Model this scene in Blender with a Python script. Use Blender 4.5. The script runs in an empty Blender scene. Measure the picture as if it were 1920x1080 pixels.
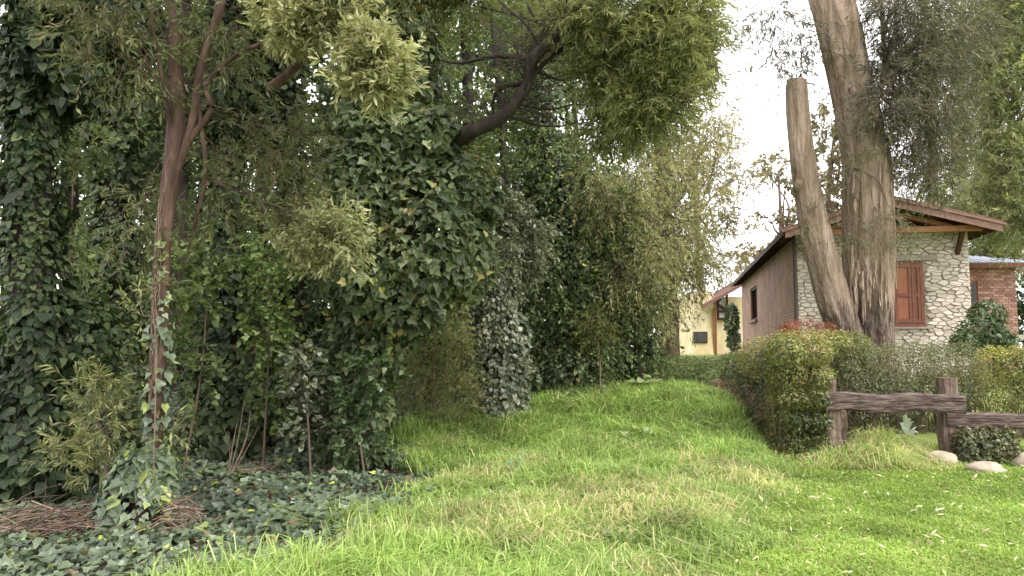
import bpy, math, random
import numpy as np
from mathutils import Vector, Matrix

random.seed(7)
RNG = np.random.default_rng(11)
SC = bpy.context.scene
COL = SC.collection
R = math.radians

# ------------------------------------------------------------------ camera
F_PX = 1371.0                       # focal length in pixels of a 1920 wide picture
EYE = 1.6
PITCH = math.atan(110.0 / F_PX)
cam_data = bpy.data.cameras.new('camera')
cam_data.sensor_width = 36.0
cam_data.lens = 36.0 * F_PX / 1920.0
cam_data.clip_start = 0.05
cam_data.clip_end = 2000.0
cam = bpy.data.objects.new('camera', cam_data)
COL.objects.link(cam)
cam.location = (0, 0, EYE)
cam.rotation_euler = (math.pi / 2 + PITCH, 0, 0)
SC.camera = cam

# ------------------------------------------------------------------ sky, sun, exposure
SUN_EL, SUN_AZ = 52.0, 128.0        # azimuth clockwise from +Y: behind the camera, to the right
world = bpy.data.worlds.new('World')
SC.world = world
world.use_nodes = True
wn, wl = world.node_tree.nodes, world.node_tree.links
wn.clear()
w_out = wn.new('ShaderNodeOutputWorld')
w_bg = wn.new('ShaderNodeBackground')
w_sky = wn.new('ShaderNodeTexSky')
w_sky.sky_type = 'NISHITA'
w_sky.sun_disc = False
w_sky.sun_elevation = R(SUN_EL)
w_sky.sun_rotation = R(SUN_AZ)
w_sky.air_density = 1.0
w_sky.dust_density = 3.0
w_mix = wn.new('ShaderNodeMixRGB')
w_mix.inputs['Fac'].default_value = 0.86          # cloud deck over the blue
w_mix.inputs['Color2'].default_value = (9.5, 9.2, 9.3, 1)
wl.new(w_sky.outputs['Color'], w_mix.inputs['Color1'])
wl.new(w_mix.outputs['Color'], w_bg.inputs['Color'])
w_bg.inputs['Strength'].default_value = 0.15
wl.new(w_bg.outputs['Background'], w_out.inputs['Surface'])

sun_data = bpy.data.lights.new('sun', 'SUN')
sun_data.energy = 1.5
sun_data.angle = R(14)
sun_data.color = (1.0, 0.96, 0.89)
sun = bpy.data.objects.new('sun', sun_data)
COL.objects.link(sun)
sd = Vector((math.sin(R(SUN_AZ)) * math.cos(R(SUN_EL)), math.cos(R(SUN_AZ)) * math.cos(R(SUN_EL)), math.sin(R(SUN_EL))))
sun.rotation_euler = sd.to_track_quat('Z', 'Y').to_euler()
sun.location = sd * 60

SC.view_settings.view_transform = 'Standard'
SC.view_settings.look = 'None'
SC.view_settings.exposure = 1.35
SC.view_settings.gamma = 1.0
SC.view_settings.use_curve_mapping = False
SC.render.engine = 'CYCLES'
SC.cycles.max_bounces = 8
SC.cycles.diffuse_bounces = 4
SC.cycles.transmission_bounces = 4
SC.cycles.glossy_bounces = 2
SC.cycles.use_denoising = True

# ------------------------------------------------------------------ helpers
CP, SP = math.cos(PITCH), math.sin(PITCH)


def W(px, py, d):
    """World point that stands d metres (along the view axis) from the eye at a picture position."""
    a, b = (px - 960.0) / F_PX, (540.0 - py) / F_PX
    return np.array([a * d, d * CP - b * d * SP, EYE + d * SP + b * d * CP])


def sstep(t):
    t = np.clip(t, 0, 1)
    return t * t * (3 - 2 * t)


def hashn(ix, iy, iz):
    n = (ix * 374761393 + iy * 668265263 + iz * 1442695041) & 0xFFFFFFFF
    n = ((n ^ (n >> 13)) * 1274126177) & 0xFFFFFFFF
    n = n ^ (n >> 16)
    return (n & 0xFFFF) / 65535.0


def vnoise(p):
    """value noise in [0,1] for an (N,3) array"""
    p = np.asarray(p, float)
    i = np.floor(p).astype(np.int64)
    f = p - i
    f = f * f * (3 - 2 * f)
    o = np.zeros(len(p))
    for dx in (0, 1):
        for dy in (0, 1):
            for dz in (0, 1):
                w = (f[:, 0] if dx else 1 - f[:, 0]) * (f[:, 1] if dy else 1 - f[:, 1]) * (f[:, 2] if dz else 1 - f[:, 2])
                o += w * hashn(i[:, 0] + dx, i[:, 1] + dy, i[:, 2] + dz)
    return o


def fbm(p, oct=3):
    p = np.asarray(p, float)
    s, a, t = 0, 1.0, 0.0
    for k in range(oct):
        s = s + a * vnoise(p * 2 ** k + 17.3 * k)
        t += a
        a *= 0.5
    return s / t


def h(x, y):
    """height of the ground"""
    x = np.asarray(x, float)
    y = np.asarray(y, float)
    z = 0.9 * sstep((y - 8.5) / 8.5) + 0.3 * sstep((y - 15) / 15)
    z = z + 0.22 * np.exp(-((x - 2.5) / 1.5) ** 2 - ((y - 12.7) / 1.6) ** 2)
    # the mown lawn stays level as far as the rail fence
    flat = sstep((x - 2.6 - 0.10 * (y - 7)) / 1.4) * sstep((11.4 - y) / 1.6)
    z = z * (1 - 0.9 * flat)
    p = np.stack([x * 0.9, y * 0.9, np.zeros_like(x)], -1).reshape(-1, 3)
    z = z + 0.10 * (fbm(p).reshape(x.shape) - 0.5) * (1 - 0.6 * flat)
    return z


def nrm(v):
    return v / np.maximum(np.linalg.norm(v, axis=-1, keepdims=True), 1e-9)


def rand_dirs(n):
    return nrm(RNG.normal(size=(n, 3)))


class MB:
    """collects vertices and faces, builds one mesh object"""

    def __init__(self):
        self.v, self.f, self.t, self.n = [], [], [], 0

    def add(self, v, f, tint=0.5):
        v = np.asarray(v, float)
        f = np.asarray(f, np.int64)
        self.v.append(v)
        self.f.append(f + self.n)
        self.t.append(np.full(len(v), tint) if np.isscalar(tint) else np.asarray(tint, float))
        self.n += len(v)

    def box(self, c, s, rot=None, tint=0.5):
        s = np.asarray(s, float) / 2
        v = np.array([[x, y, z] for x in (-1, 1) for y in (-1, 1) for z in (-1, 1)], float) * s
        if rot is not None:
            v = v @ np.asarray(rot).T
        self.add(v + np.asarray(c, float), [[0, 1, 3, 2], [4, 6, 7, 5], [0, 4, 5, 1], [2, 3, 7, 6], [0, 2, 6, 4], [1, 5, 7, 3]], tint)

    def mesh(self, name, origin=(0, 0, 0), smooth=False):
        v = np.concatenate(self.v) - np.asarray(origin, float)
        me = bpy.data.meshes.new(name)
        me.vertices.add(len(v))
        me.vertices.foreach_set('co', v.astype(np.float32).ravel())
        li = np.concatenate([f.ravel() for f in self.f])
        lt = np.concatenate([np.full(len(f), f.shape[1]) for f in self.f])
        ls = np.concatenate([[0], np.cumsum(lt)[:-1]])
        me.loops.add(len(li))
        me.loops.foreach_set('vertex_index', li.astype(np.int32))
        me.polygons.add(len(lt))
        me.polygons.foreach_set('loop_start', ls.astype(np.int32))
        me.polygons.foreach_set('loop_total', lt.astype(np.int32))
        me.update(calc_edges=True)
        me.polygons.foreach_set('use_smooth', np.full(len(lt), smooth))
        a = me.attributes.new('tint', 'FLOAT', 'POINT')
        a.data.foreach_set('value', np.concatenate(self.t).astype(np.float32))
        return me

    def build(self, name, mat, parent=None, origin=None, smooth=False):
        """parent: an Empty or mesh; the vertices are world points"""
        if parent is not None:
            off = base_of(parent)
            o = bpy.data.objects.new(name, self.mesh(name, off, smooth))
            o.parent = parent
        else:
            off = (0, 0, 0) if origin is None else origin
            o = bpy.data.objects.new(name, self.mesh(name, off, smooth))
            o.location = off
        if mat is not None:
            o.data.materials.append(mat)
        COL.objects.link(o)
        return o


def base_of(o):
    p = Vector((0, 0, 0))
    while o is not None:
        p += o.location
        o = o.parent
    return np.array(p)


def tag(o, label=None, cat=None, group=None, kind=None):
    if label:
        o['label'] = label
    if cat:
        o['category'] = cat
    if group:
        o['group'] = group
    if kind:
        o['kind'] = kind
    return o


def thing(name, loc, label, cat, group=None):
    o = bpy.data.objects.new(name, None)
    COL.objects.link(o)
    o.location = tuple(float(c) for c in loc)
    return tag(o, label, cat, group)


def spline(pts, n):
    """Catmull-Rom through the points"""
    P = np.asarray(pts, float)
    P = np.vstack([2 * P[0] - P[1], P, 2 * P[-1] - P[-2]])
    m = len(P) - 3
    u = np.linspace(0, m - 1e-6, n)
    i = u.astype(int)
    t = (u - i)[:, None]
    a, b, c, d = P[i], P[i + 1], P[i + 2], P[i + 3]
    return 0.5 * (2 * b + (c - a) * t + (2 * a - 5 * b + 4 * c - d) * t ** 2 + (3 * b - a - 3 * c + d) * t ** 3)


def tube(mb, pts, rad, n=10, segs=8, rough=0.0, freq=3.0, tint=0.5, stretch=0.25, cap=True):
    """tapered tube along pts; rad interpolated; rough = relative bark displacement"""
    P = spline(pts, n) if len(pts) > 2 else np.linspace(pts[0], pts[-1], n)
    r = np.interp(np.linspace(0, 1, n), np.linspace(0, 1, len(rad)), rad)
    T = nrm(np.gradient(P, axis=0))
    up = np.array([0, 1.0, 0]) if abs(T[0][2]) > 0.8 else np.array([0, 0, 1.0])
    a = nrm(np.cross(T, up))
    b = np.cross(T, a)
    th = np.linspace(0, 2 * math.pi, segs, endpoint=False)
    d = a[:, None, :] * np.cos(th)[None, :, None] + b[:, None, :] * np.sin(th)[None, :, None]
    rr = np.repeat(r[:, None], segs, 1)
    if rough > 0:
        q = (P[:, None, :] * np.array([0.3, 0.3, 1]) * stretch + d * 1.0) * freq
        rr = rr * (1 + rough * (fbm(q.reshape(-1, 3), 4).reshape(n, segs) - 0.5) * 2)
    V = (P[:, None, :] + d * rr[:, :, None]).reshape(-1, 3)
    i = np.arange(n - 1)[:, None] * segs
    j = np.arange(segs)[None, :]
    j2 = (j + 1) % segs
    Fq = np.stack([i + j, i + j2, i + segs + j2, i + segs + j], -1).reshape(-1, 4)
    mb.add(V, Fq, tint)
    if cap:
        c = P[-1] + T[-1] * r[-1] * 0.15
        k = mb.n
        mb.add(np.vstack([V[-segs:], c]), [[q, (q + 1) % segs, segs] for q in range(segs)], tint)


# leaf shapes: vertices (x across, y along, z off the face), triangles
LEAF = {
    'ivy': (np.array([[0, .33, -.05], [0, 0, .02], [.33, -.10, .04], [.50, .24, .07], [.24, .50, .02], [0, 1.0, .10], [-.24, .50, .02], [-.50, .24, .07], [-.33, -.10, .04]]),
            np.array([[0, i, i + 1] for i in range(1, 8)] + [[0, 8, 1]])),
    'heart': (np.array([[0, 0, 0], [.40, .12, .08], [.30, .55, .05], [0, 1, .12], [-.30, .55, .05], [-.40, .12, .08]]),
              np.array([[0, 1, 2], [0, 2, 3], [0, 3, 4], [0, 4, 5]])),
    'oval': (np.array([[0, 0, 0], [.27, .45, .08], [0, 1, -.03], [-.27, .45, .08]]), np.array([[0, 1, 2], [0, 2, 3]])),
    'lance': (np.array([[0, 0, 0], [.085, .38, .02], [.05, .72, -.05], [0, 1, -.14], [-.05, .72, -.05], [-.085, .38, .02]]),
              np.array([[0, 1, 5], [1, 2, 4], [1, 4, 5], [2, 3, 4]])),
    'narrow': (np.array([[0, 0, 0], [.065, .5, .03], [0, 1, -.06], [-.065, .5, -.01]]), np.array([[0, 1, 2], [0, 2, 3]])),
    'slim': (np.array([[0, 0, 0], [.095, .45, .03], [0, 1, -.08], [-.095, .45, .0]]), np.array([[0, 1, 2], [0, 2, 3]])),
    'whorl': (np.array([[0, 0, 0], [.12, .42, .02], [.08, .75, -.03], [0, 1, -.10], [-.08, .75, -.03], [-.12, .42, .02]]),
              np.array([[0, 1, 5], [1, 2, 4], [1, 4, 5], [2, 3, 4]])),
    'needle': (np.array([[0, 0, 0], [.045, .45, .0], [0, 1, -.04], [-.045, .45, 0]]), np.array([[0, 1, 2], [0, 2, 3]])),
}


def frames(nn, tt):
    nn = nrm(nn)
    tt = tt - nn * np.sum(nn * tt, -1, keepdims=True)
    tt = nrm(tt)
    return np.cross(tt, nn), tt, nn          # x, y, z axes


def put_leaves(mb, shape, pos, nn, tt, size, tint):
    V, Fc = LEAF[shape]
    n = len(pos)
    if n == 0:
        return
    x, y, z = frames(nn, tt)
    size = np.broadcast_to(np.asarray(size, float), (n,))
    wv = RNG.uniform(0.7, 1.3, n)
    z = z * RNG.uniform(-.6, 2.4, n)[:, None]
    P = pos[:, None, :] + size[:, None, None] * ((V[None, :, 0:1] * wv[:, None, None]) * x[:, None, :] + V[None, :, 1:2] * y[:, None, :] + V[None, :, 2:3] * z[:, None, :])
    Ft = Fc[None] + (np.arange(n) * len(V))[:, None, None]
    mb.add(P.reshape(-1, 3), Ft.reshape(-1, 3), np.repeat(np.clip(tint, 0, 1), len(V)))


LEAF_MESH = {}


def leaf_mesh(shape, k, mat):
    key = (shape, k, mat.name)
    if key not in LEAF_MESH:
        V, Fc = LEAF[shape]
        m = MB()
        m.add(V, Fc, (k + 0.5) / 6.0)
        me = m.mesh('leaf')
        me.materials.append(mat)
        LEAF_MESH[key] = me
    return LEAF_MESH[key]


def leaf_parts(shape, mat, parent, pos, nn, tt, size, tint):
    off = base_of(parent)
    x, y, z = frames(nn, tt)
    for i in range(len(pos)):
        o = bpy.data.objects.new('leaf', leaf_mesh(shape, int(min(5, max(0, tint[i] * 6))), mat))
        o.parent = parent
        s = float(size[i])
        p = pos[i] - off
        o.matrix_basis = Matrix(((x[i][0] * s, y[i][0] * s, z[i][0] * s, p[0]), (x[i][1] * s, y[i][1] * s, z[i][1] * s, p[1]),
                                 (x[i][2] * s, y[i][2] * s, z[i][2] * s, p[2]), (0, 0, 0, 1)))
        COL.objects.link(o)


EYEV = np.array([0, 0, EYE])


def in_frame(pos):
    q = pos - EYEV
    d = q[:, 1] * CP + q[:, 2] * SP
    u = 960 + F_PX * q[:, 0] / np.maximum(d, .1)
    v = 540 - F_PX * (q[:, 2] * CP - q[:, 1] * SP) / np.maximum(d, .1)
    return (d > .3) & (u > 5) & (u < 1915) & (v > 5) & (v < 1075), d


def foliage(name, shape, mat, parent, pos, nn, tt, size, tint, singles=0, origin=None):
    """leaves as one stuff part, the `singles` that show largest as leaf children of it"""
    pos = np.asarray(pos)
    n = len(pos)
    size = np.broadcast_to(np.asarray(size, float), (n,)).copy()
    one = np.zeros(n, bool)
    if singles:
        ok, d = in_frame(pos)
        face = np.sum(nrm(nn) * nrm(EYEV - pos), -1)
        score = np.where(ok, size / d * np.clip(face, 0.05, 1), -1) * RNG.uniform(.7, 1, n)
        pick = np.argsort(-score)[:singles]
        pick = pick[score[pick] > 0]
        one[pick] = True
    mb = MB()
    m = ~one
    put_leaves(mb, shape, pos[m], nn[m], tt[m], size[m], tint[m])
    o = mb.build(name, mat, parent, origin)
    o['kind'] = 'stuff'
    if one.any():
        leaf_parts(shape, mat, o, pos[one], nn[one], tt[one], size[one], tint[one])
    return o


DOWN = np.array([0, 0, -1.0])


def ivy_on_path(pts, r0, n, size, bump=0.5, seed=0.0, tint0=0.4):
    """leaf positions wrapped round a leaning column, in uneven bulges"""
    P = spline(pts, 200)
    s = RNG.uniform(0, 199, n)
    i = s.astype(int)
    c = P[i]
    T = nrm(np.gradient(P, axis=0))[i]
    th = RNG.uniform(0, 2 * math.pi, n)
    a = nrm(np.cross(T, np.array([0, 1.0, 0.1])))
    b = np.cross(T, a)
    d = a * np.cos(th)[:, None] + b * np.sin(th)[:, None]
    q = np.concatenate([d * 1.3, np.zeros((n, 0))], 1) + np.stack([np.zeros(n), np.zeros(n), c[:, 2] * 1.6], 1) + seed
    bul = fbm(q, 3)
    rr = np.interp(s / 199, np.linspace(0, 1, len(r0)), r0) if not np.isscalar(r0) else r0
    rad = rr * (0.75 + bump * 2 * (bul - 0.35)) * RNG.uniform(0.82, 1.06, n)
    pos = c + d * rad[:, None]
    nn = nrm(d + 0.35 * np.array([0, 0, 1.0]) + 0.38 * RNG.normal(size=(n, 3)))
    tt = nrm(DOWN * 1.0 + d * 0.35 + 0.45 * RNG.normal(size=(n, 3)))
    age = fbm(pos * 1.7 + seed + 40, 3)
    sz = size * RNG.uniform(0.5, 1.15, n) * np.interp(age, [.3, .7], [1.25, .6])
    tint = np.clip(tint0 + 0.2 * RNG.normal(size=n) + 1.1 * (age - .5), 0.02, 0.88)
    tint = np.where(RNG.random(n) < 0.03, 0.95, tint)
    tint = np.where(RNG.random(n) < 0.015, 1.0, tint)
    return pos, nn, tt, sz, tint


def ellipsoid_shell(lobes, n, size, hang=0.5, depth=0.25, tint0=0.45, bump=0.3):
    """leaf positions on lumpy ellipsoid lobes [(centre, radii)], none deep inside another lobe"""
    C = np.array([l[0] for l in lobes], float)
    Rr = np.array([l[1] for l in lobes], float)
    area = (Rr[:, 0] * Rr[:, 1] + Rr[:, 1] * Rr[:, 2] + Rr[:, 0] * Rr[:, 2])
    k = RNG.choice(len(lobes), n, p=area / area.sum())
    d = rand_dirs(n)
    lump = fbm(d * 2.2 + C[k] * 3.1, 3)
    s = (1 - depth * RNG.random(n) ** 1.5) * (1 + bump * (lump - 0.5) * 2)
    pos = C[k] + d * Rr[k] * s[:, None]
    keep = np.ones(n, bool)
    for j in range(len(lobes)):
        q = np.linalg.norm((pos - C[j]) / Rr[j], axis=1)
        keep &= ~((q < 0.72) & (k != j))
    nv = nrm(d / Rr[k])
    nn = nrm(nv + 0.3 * np.array([0, 0, 1.0]) + 0.45 * RNG.normal(size=(n, 3)))
    tt = nrm(DOWN * hang + nv * 0.5 + 0.5 * RNG.normal(size=(n, 3)))
    age = fbm(pos * 1.5 + 71, 3)
    sz = size * RNG.uniform(0.55, 1.2, n) * np.interp(age, [.3, .7], [1.2, .68])
    tint = np.clip(tint0 + 0.19 * RNG.normal(size=n) + .9 * (age - .5), 0.02, 0.98)
    return [a[keep] for a in (pos, nn, tt, sz, tint)]


def sprays(lobes, counts, L, nleaf, size, spread=0.8, droop=0.3, tint0=0.5, outward=0.8, fill=0.45, tvar=.2):
    """leafy twigs through the lobes: returns leaf arrays and the twigs' (start, end)"""
    out, tw = [], []
    for (c, r), m in zip(lobes, counts):
        c, r = np.asarray(c, float), np.asarray(r, float)
        d = rand_dirs(m)
        o = c + d * r * (RNG.random(m) ** fill)[:, None]
        # clump: pull the twig feet to a few centres
        kc = max(3, m // 14)
        dc = rand_dirs(kc)
        cc = c + dc * r * (RNG.random(kc) ** fill)[:, None]
        o = o * 0.62 + cc[RNG.integers(0, kc, m)] * 0.38
        ax = nrm(nrm((o - c) / r) * outward + RNG.normal(size=(m, 3)) * 0.5 + np.array([0, 0, 0.15 - droop]))
        Ls = L * RNG.uniform(0.6, 1.3, m)
        u = RNG.uniform(0.1, 1, (m, nleaf))
        per = nrm(np.cross(ax, rand_dirs(m)))
        per2 = np.cross(ax, per)
        ph = RNG.uniform(0, 2 * math.pi, (m, nleaf))
        side = per[:, None] * np.cos(ph)[..., None] + per2[:, None] * np.sin(ph)[..., None]
        sag = np.zeros((m, nleaf, 3))
        sag[..., 2] = -droop * 0.5 * (u ** 2) * Ls[:, None]
        pos = o[:, None] + ax[:, None] * (u * Ls[:, None])[..., None] + sag
        tt = nrm(ax[:, None] * 0.9 + side * spread + np.array([0, 0, -droop]) + RNG.normal(size=(m, nleaf, 3)) * 0.15)
        nn = nrm(np.array([0, 0, 0.7]) + side * 0.5 + RNG.normal(size=(m, nleaf, 3)) * 0.5)
        tv = np.repeat((tint0 + RNG.normal(size=m) * tvar * .7)[:, None], nleaf, 1) + RNG.normal(size=(m, nleaf)) * tvar * .6
        out.append((pos.reshape(-1, 3), nn.reshape(-1, 3), tt.reshape(-1, 3), size * RNG.uniform(0.45, 1.2, m * nleaf), np.clip(tv.ravel(), 0.02, .98)))
        tw.append((o, o + ax * Ls[:, None]))
    cat = [np.concatenate([q[i] for q in out]) for i in range(5)]
    return cat, (np.concatenate([q[0] for q in tw]), np.concatenate([q[1] for q in tw]))


def twigs(mb, A, B, r):
    """three-sided thin prisms from A to B"""
    n = len(A)
    if n == 0:
        return
    ax = nrm(B - A)
    p = nrm(np.cross(ax, np.array([0.3, 0.2, 1.0])))
    q = np.cross(ax, p)
    V = []
    for e, rr in ((A, r), (B, r * 0.35)):
        for k in range(3):
            t = 2 * math.pi * k / 3
            V.append(e + (p * math.cos(t) + q * math.sin(t)) * rr)
    V = np.stack(V, 1)
    Fq = np.array([[0, 1, 4, 3], [1, 2, 5, 4], [2, 0, 3, 5]])[None] + (np.arange(n) * 6)[:, None, None]
    mb.add(V.reshape(-1, 3), Fq.reshape(-1, 4))


def lob(px, py, d, rx, ry, rd=None):
    """ellipsoid lobe from its place and size in the picture: radii in pixels, depth radius in metres"""
    a, b = rx / F_PX * d, ry / F_PX * d
    return (W(px, py, d), np.array([a, (a + b) / 2 if rd is None else rd, b]))


def on_ground(px, d):
    """ground point at picture column px and distance d"""
    x = (px - 960) / F_PX * d
    return np.array([x, d, float(h(x, d))])


# ------------------------------------------------------------------ materials
def new_mat(name):
    m = bpy.data.materials.new(name)
    m.use_nodes = True
    nt = m.node_tree
    b = nt.nodes['Principled BSDF']
    return m, nt, b


def ramp(nt, stops, src):
    r = nt.nodes.new('ShaderNodeValToRGB')
    e = r.color_ramp.elements
    while len(e) < len(stops):
        e.new(0.5)
    for i, (p, c) in enumerate(stops):
        e[i].position = p
        e[i].color = (*c, 1)
    nt.links.new(src, r.inputs['Fac'])
    return r.outputs['Color']


def leaf_mat(name, stops, rough=0.45, trans=0.3, spec=0.4, back=1.0):
    m, nt, b = new_mat(name)
    at = nt.nodes.new('ShaderNodeAttribute')
    at.attribute_name = 'tint'
    c = ramp(nt, stops, at.outputs['Fac'])
    tc = nt.nodes.new('ShaderNodeTexCoord')
    nz = nt.nodes.new('ShaderNodeTexNoise')
    nz.inputs['Scale'].default_value = 1.3
    nz.inputs['Detail'].default_value = 3
    nt.links.new(tc.outputs['Object'], nz.inputs['Vector'])
    hs = nt.nodes.new('ShaderNodeHueSaturation')
    mr = nt.nodes.new('ShaderNodeMapRange')
    mr.inputs['From Min'].default_value = .3
    mr.inputs['From Max'].default_value = .7
    mr.inputs['To Min'].default_value = .7
    mr.inputs['To Max'].default_value = 1.3
    nt.links.new(nz.outputs['Fac'], mr.inputs['Value'])
    nt.links.new(mr.outputs['Result'], hs.inputs['Value'])
    nt.links.new(c, hs.inputs['Color'])
    nt.links.new(hs.outputs['Color'], b.inputs['Base Color'])
    b.inputs['Roughness'].default_value = rough
    b.inputs['Specular IOR Level'].default_value = spec
    t = nt.nodes.new('ShaderNodeBsdfTranslucent')
    g = nt.nodes.new('ShaderNodeMixRGB')
    g.blend_type = 'MULTIPLY'
    g.inputs['Fac'].default_value = 1
    g.inputs['Color2'].default_value = (1.2 * back, 1.22 * back, .85 * back, 1)
    nt.links.new(hs.outputs['Color'], g.inputs['Color1'])
    nt.links.new(g.outputs['Color'], t.inputs['Color'])
    mx = nt.nodes.new('ShaderNodeMixShader')
    mx.inputs['Fac'].default_value = trans
    nt.links.new(b.outputs['BSDF'], mx.inputs[1])
    nt.links.new(t.outputs['BSDF'], mx.inputs[2])
    nt.links.new(mx.outputs['Shader'], nt.nodes['Material Output'].inputs['Surface'])
    return m


def rough_mat(name, stops, scale=6, stretch=(1, 1, 1), rough=0.85, bump=0.4, detail=6, dist=0.02, tinted=0.0, spec=.25):
    """noise-coloured matt surface; tinted mixes in the per-piece tint"""
    m, nt, b = new_mat(name)
    tc = nt.nodes.new('ShaderNodeTexCoord')
    mp = nt.nodes.new('ShaderNodeMapping')
    mp.inputs['Scale'].default_value = stretch
    nt.links.new(tc.outputs['Object'], mp.inputs['Vector'])
    nz = nt.nodes.new('ShaderNodeTexNoise')
    nz.inputs['Scale'].default_value = scale
    nz.inputs['Detail'].default_value = detail
    nz.inputs['Roughness'].default_value = 0.65
    nt.links.new(mp.outputs['Vector'], nz.inputs['Vector'])
    src = nz.outputs['Fac']
    if tinted:
        at = nt.nodes.new('ShaderNodeAttribute')
        at.attribute_name = 'tint'
        mx = nt.nodes.new('ShaderNodeMix')
        mx.data_type = 'FLOAT'
        mx.inputs[0].default_value = tinted
        nt.links.new(nz.outputs['Fac'], mx.inputs[2])
        nt.links.new(at.outputs['Fac'], mx.inputs[3])
        src = mx.outputs[0]
    c = ramp(nt, stops, src)
    nt.links.new(c, b.inputs['Base Color'])
    b.inputs['Roughness'].default_value = rough
    b.inputs['Specular IOR Level'].default_value = spec
    bp = nt.nodes.new('ShaderNodeBump')
    bp.inputs['Strength'].default_value = bump
    bp.inputs['Distance'].default_value = dist
    nt.links.new(nz.outputs['Fac'], bp.inputs['Height'])
    nt.links.new(bp.outputs['Normal'], b.inputs['Normal'])
    return m


M = {}
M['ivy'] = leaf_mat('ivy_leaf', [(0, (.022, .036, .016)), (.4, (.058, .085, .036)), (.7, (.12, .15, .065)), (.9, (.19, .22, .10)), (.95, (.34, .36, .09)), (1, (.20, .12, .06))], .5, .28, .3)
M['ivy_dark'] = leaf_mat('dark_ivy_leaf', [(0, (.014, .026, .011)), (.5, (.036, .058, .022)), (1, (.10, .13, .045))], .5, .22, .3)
M['ivy_ground'] = leaf_mat('ground_ivy_leaf', [(0, (.035, .055, .032)), (.45, (.09, .125, .07)), (.8, (.155, .195, .11)), (.9, (.19, .24, .08)), (.96, (.36, .42, .07)), (1, (.19, .12, .065))], .4, .2, .5)
M['ivy_pale'] = leaf_mat('pale_ivy_leaf', [(0, (.045, .055, .032)), (.45, (.11, .135, .075)), (.8, (.235, .25, .165)), (1, (.42, .40, .33))], .4, .25, .55)  # grey-green ivy, with silvery glints of light put into its pale tints
M['acacia_pale'] = leaf_mat('pale_wattle_leaf', [(0, (.13, .145, .06)), (.5, (.29, .30, .14)), (1, (.52, .50, .29))], .5, .35)
M['acacia'] = leaf_mat('wattle_leaf', [(0, (.05, .062, .026)), (.5, (.115, .128, .052)), (1, (.25, .235, .11))], .5, .35)
M['acacia_green'] = leaf_mat('green_wattle_leaf', [(0, (.075, .092, .036)), (.5, (.165, .185, .07)), (1, (.34, .35, .14))], .5, .4)
M['euc'] = leaf_mat('eucalyptus_leaf', [(0, (.07, .08, .045)), (.5, (.16, .165, .095)), (.85, (.26, .23, .125)), (1, (.33, .23, .11))], .5, .35)
M['euc_dark'] = leaf_mat('dark_eucalyptus_leaf', [(0, (.045, .05, .034)), (.55, (.11, .11, .068)), (1, (.21, .17, .10))], .5, .3)
M['olive'] = leaf_mat('olive_leaf', [(0, (.10, .115, .055)), (.5, (.235, .24, .115)), (.85, (.38, .355, .17)), (1, (.42, .33, .13))], .5, .4)
M['cedar'] = leaf_mat('cedar_needles', [(0, (.10, .13, .06)), (.5, (.25, .28, .125)), (1, (.42, .42, .2))], .55, .4)
M['brown_leaf'] = leaf_mat('brownish_leaf', [(0, (.10, .09, .055)), (.5, (.21, .18, .10)), (1, (.33, .27, .16))], .55, .35)
M['wood_green'] = leaf_mat('woodland_leaf', [(0, (.038, .06, .026)), (.5, (.105, .15, .055)), (1, (.26, .30, .12))], .45, .45, .4)
M['hedge'] = leaf_mat('hedge_leaf', [(0, (.042, .058, .02)), (.5, (.125, .148, .04)), (.85, (.255, .245, .065)), (1, (.34, .22, .07))], .42, .3, .45)
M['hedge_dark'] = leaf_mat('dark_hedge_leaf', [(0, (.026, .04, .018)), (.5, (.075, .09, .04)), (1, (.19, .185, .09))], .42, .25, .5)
M['hedge_grey'] = leaf_mat('greyish_hedge_leaf', [(0, (.05, .07, .03)), (.45, (.125, .15, .06)), (.8, (.22, .215, .10)), (1, (.31, .25, .14))], .48, .3, .45)
M['hedge_yellow'] = leaf_mat('yellow_hedge_leaf', [(0, (.07, .09, .025)), (.5, (.18, .195, .05)), (1, (.40, .36, .07))], .45, .35)
M['red_leaf'] = leaf_mat('red_shoot_leaf', [(0, (.10, .045, .02)), (.5, (.24, .07, .035)), (1, (.36, .13, .06))], .4, .35)
M['bush'] = leaf_mat('bush_leaf', [(0, (.022, .045, .018)), (.5, (.06, .10, .035)), (1, (.16, .21, .10))], .38, .25, .5)
M['low_green'] = leaf_mat('low_shrub_leaf', [(0, (.05, .085, .022)), (.5, (.13, .19, .055)), (1, (.29, .33, .13))], .45, .3)
M['grass'] = leaf_mat('grass_blade', [(0, (.115, .172, .045)), (.45, (.225, .335, .082)), (.78, (.37, .47, .145)), (.88, (.48, .46, .21)), (1, (.54, .45, .27))], .5, .35, .3)
M['lawn'] = leaf_mat('lawn_blade', [(0, (.12, .182, .035)), (.5, (.225, .338, .06)), (.85, (.34, .44, .115)), (1, (.48, .41, .22))], .5, .35, .3)
M['dry'] = leaf_mat('dry_leaf', [(0, (.12, .07, .04)), (.45, (.36, .29, .15)), (1, (.62, .57, .38))], .6, .15)
M['white_leaf'] = leaf_mat('variegated_leaf', [(0, (.30, .42, .28)), (.5, (.55, .62, .52)), (1, (.78, .80, .76))], .4, .25)
M['blue_weed'] = leaf_mat('bluish_weed_leaf', [(0, (.10, .2, .12)), (1, (.2, .34, .24))], .5, .3)
M['soil'] = rough_mat('soil', [(.3, (.03, .022, .014)), (.7, (.085, .062, .04))], 5, bump=.6)
M['earth'] = rough_mat('bare_earth', [(.3, (.10, .065, .04)), (.55, (.2, .14, .09)), (.75, (.32, .24, .17))], 4, (1, 1, 2.5), bump=.9, dist=.05)
M['bark_red'] = rough_mat('reddish_bark', [(.3, (.03, .018, .014)), (.5, (.09, .055, .042)), (.75, (.2, .13, .10))], 9, (1, 1, .18), bump=.8)
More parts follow.
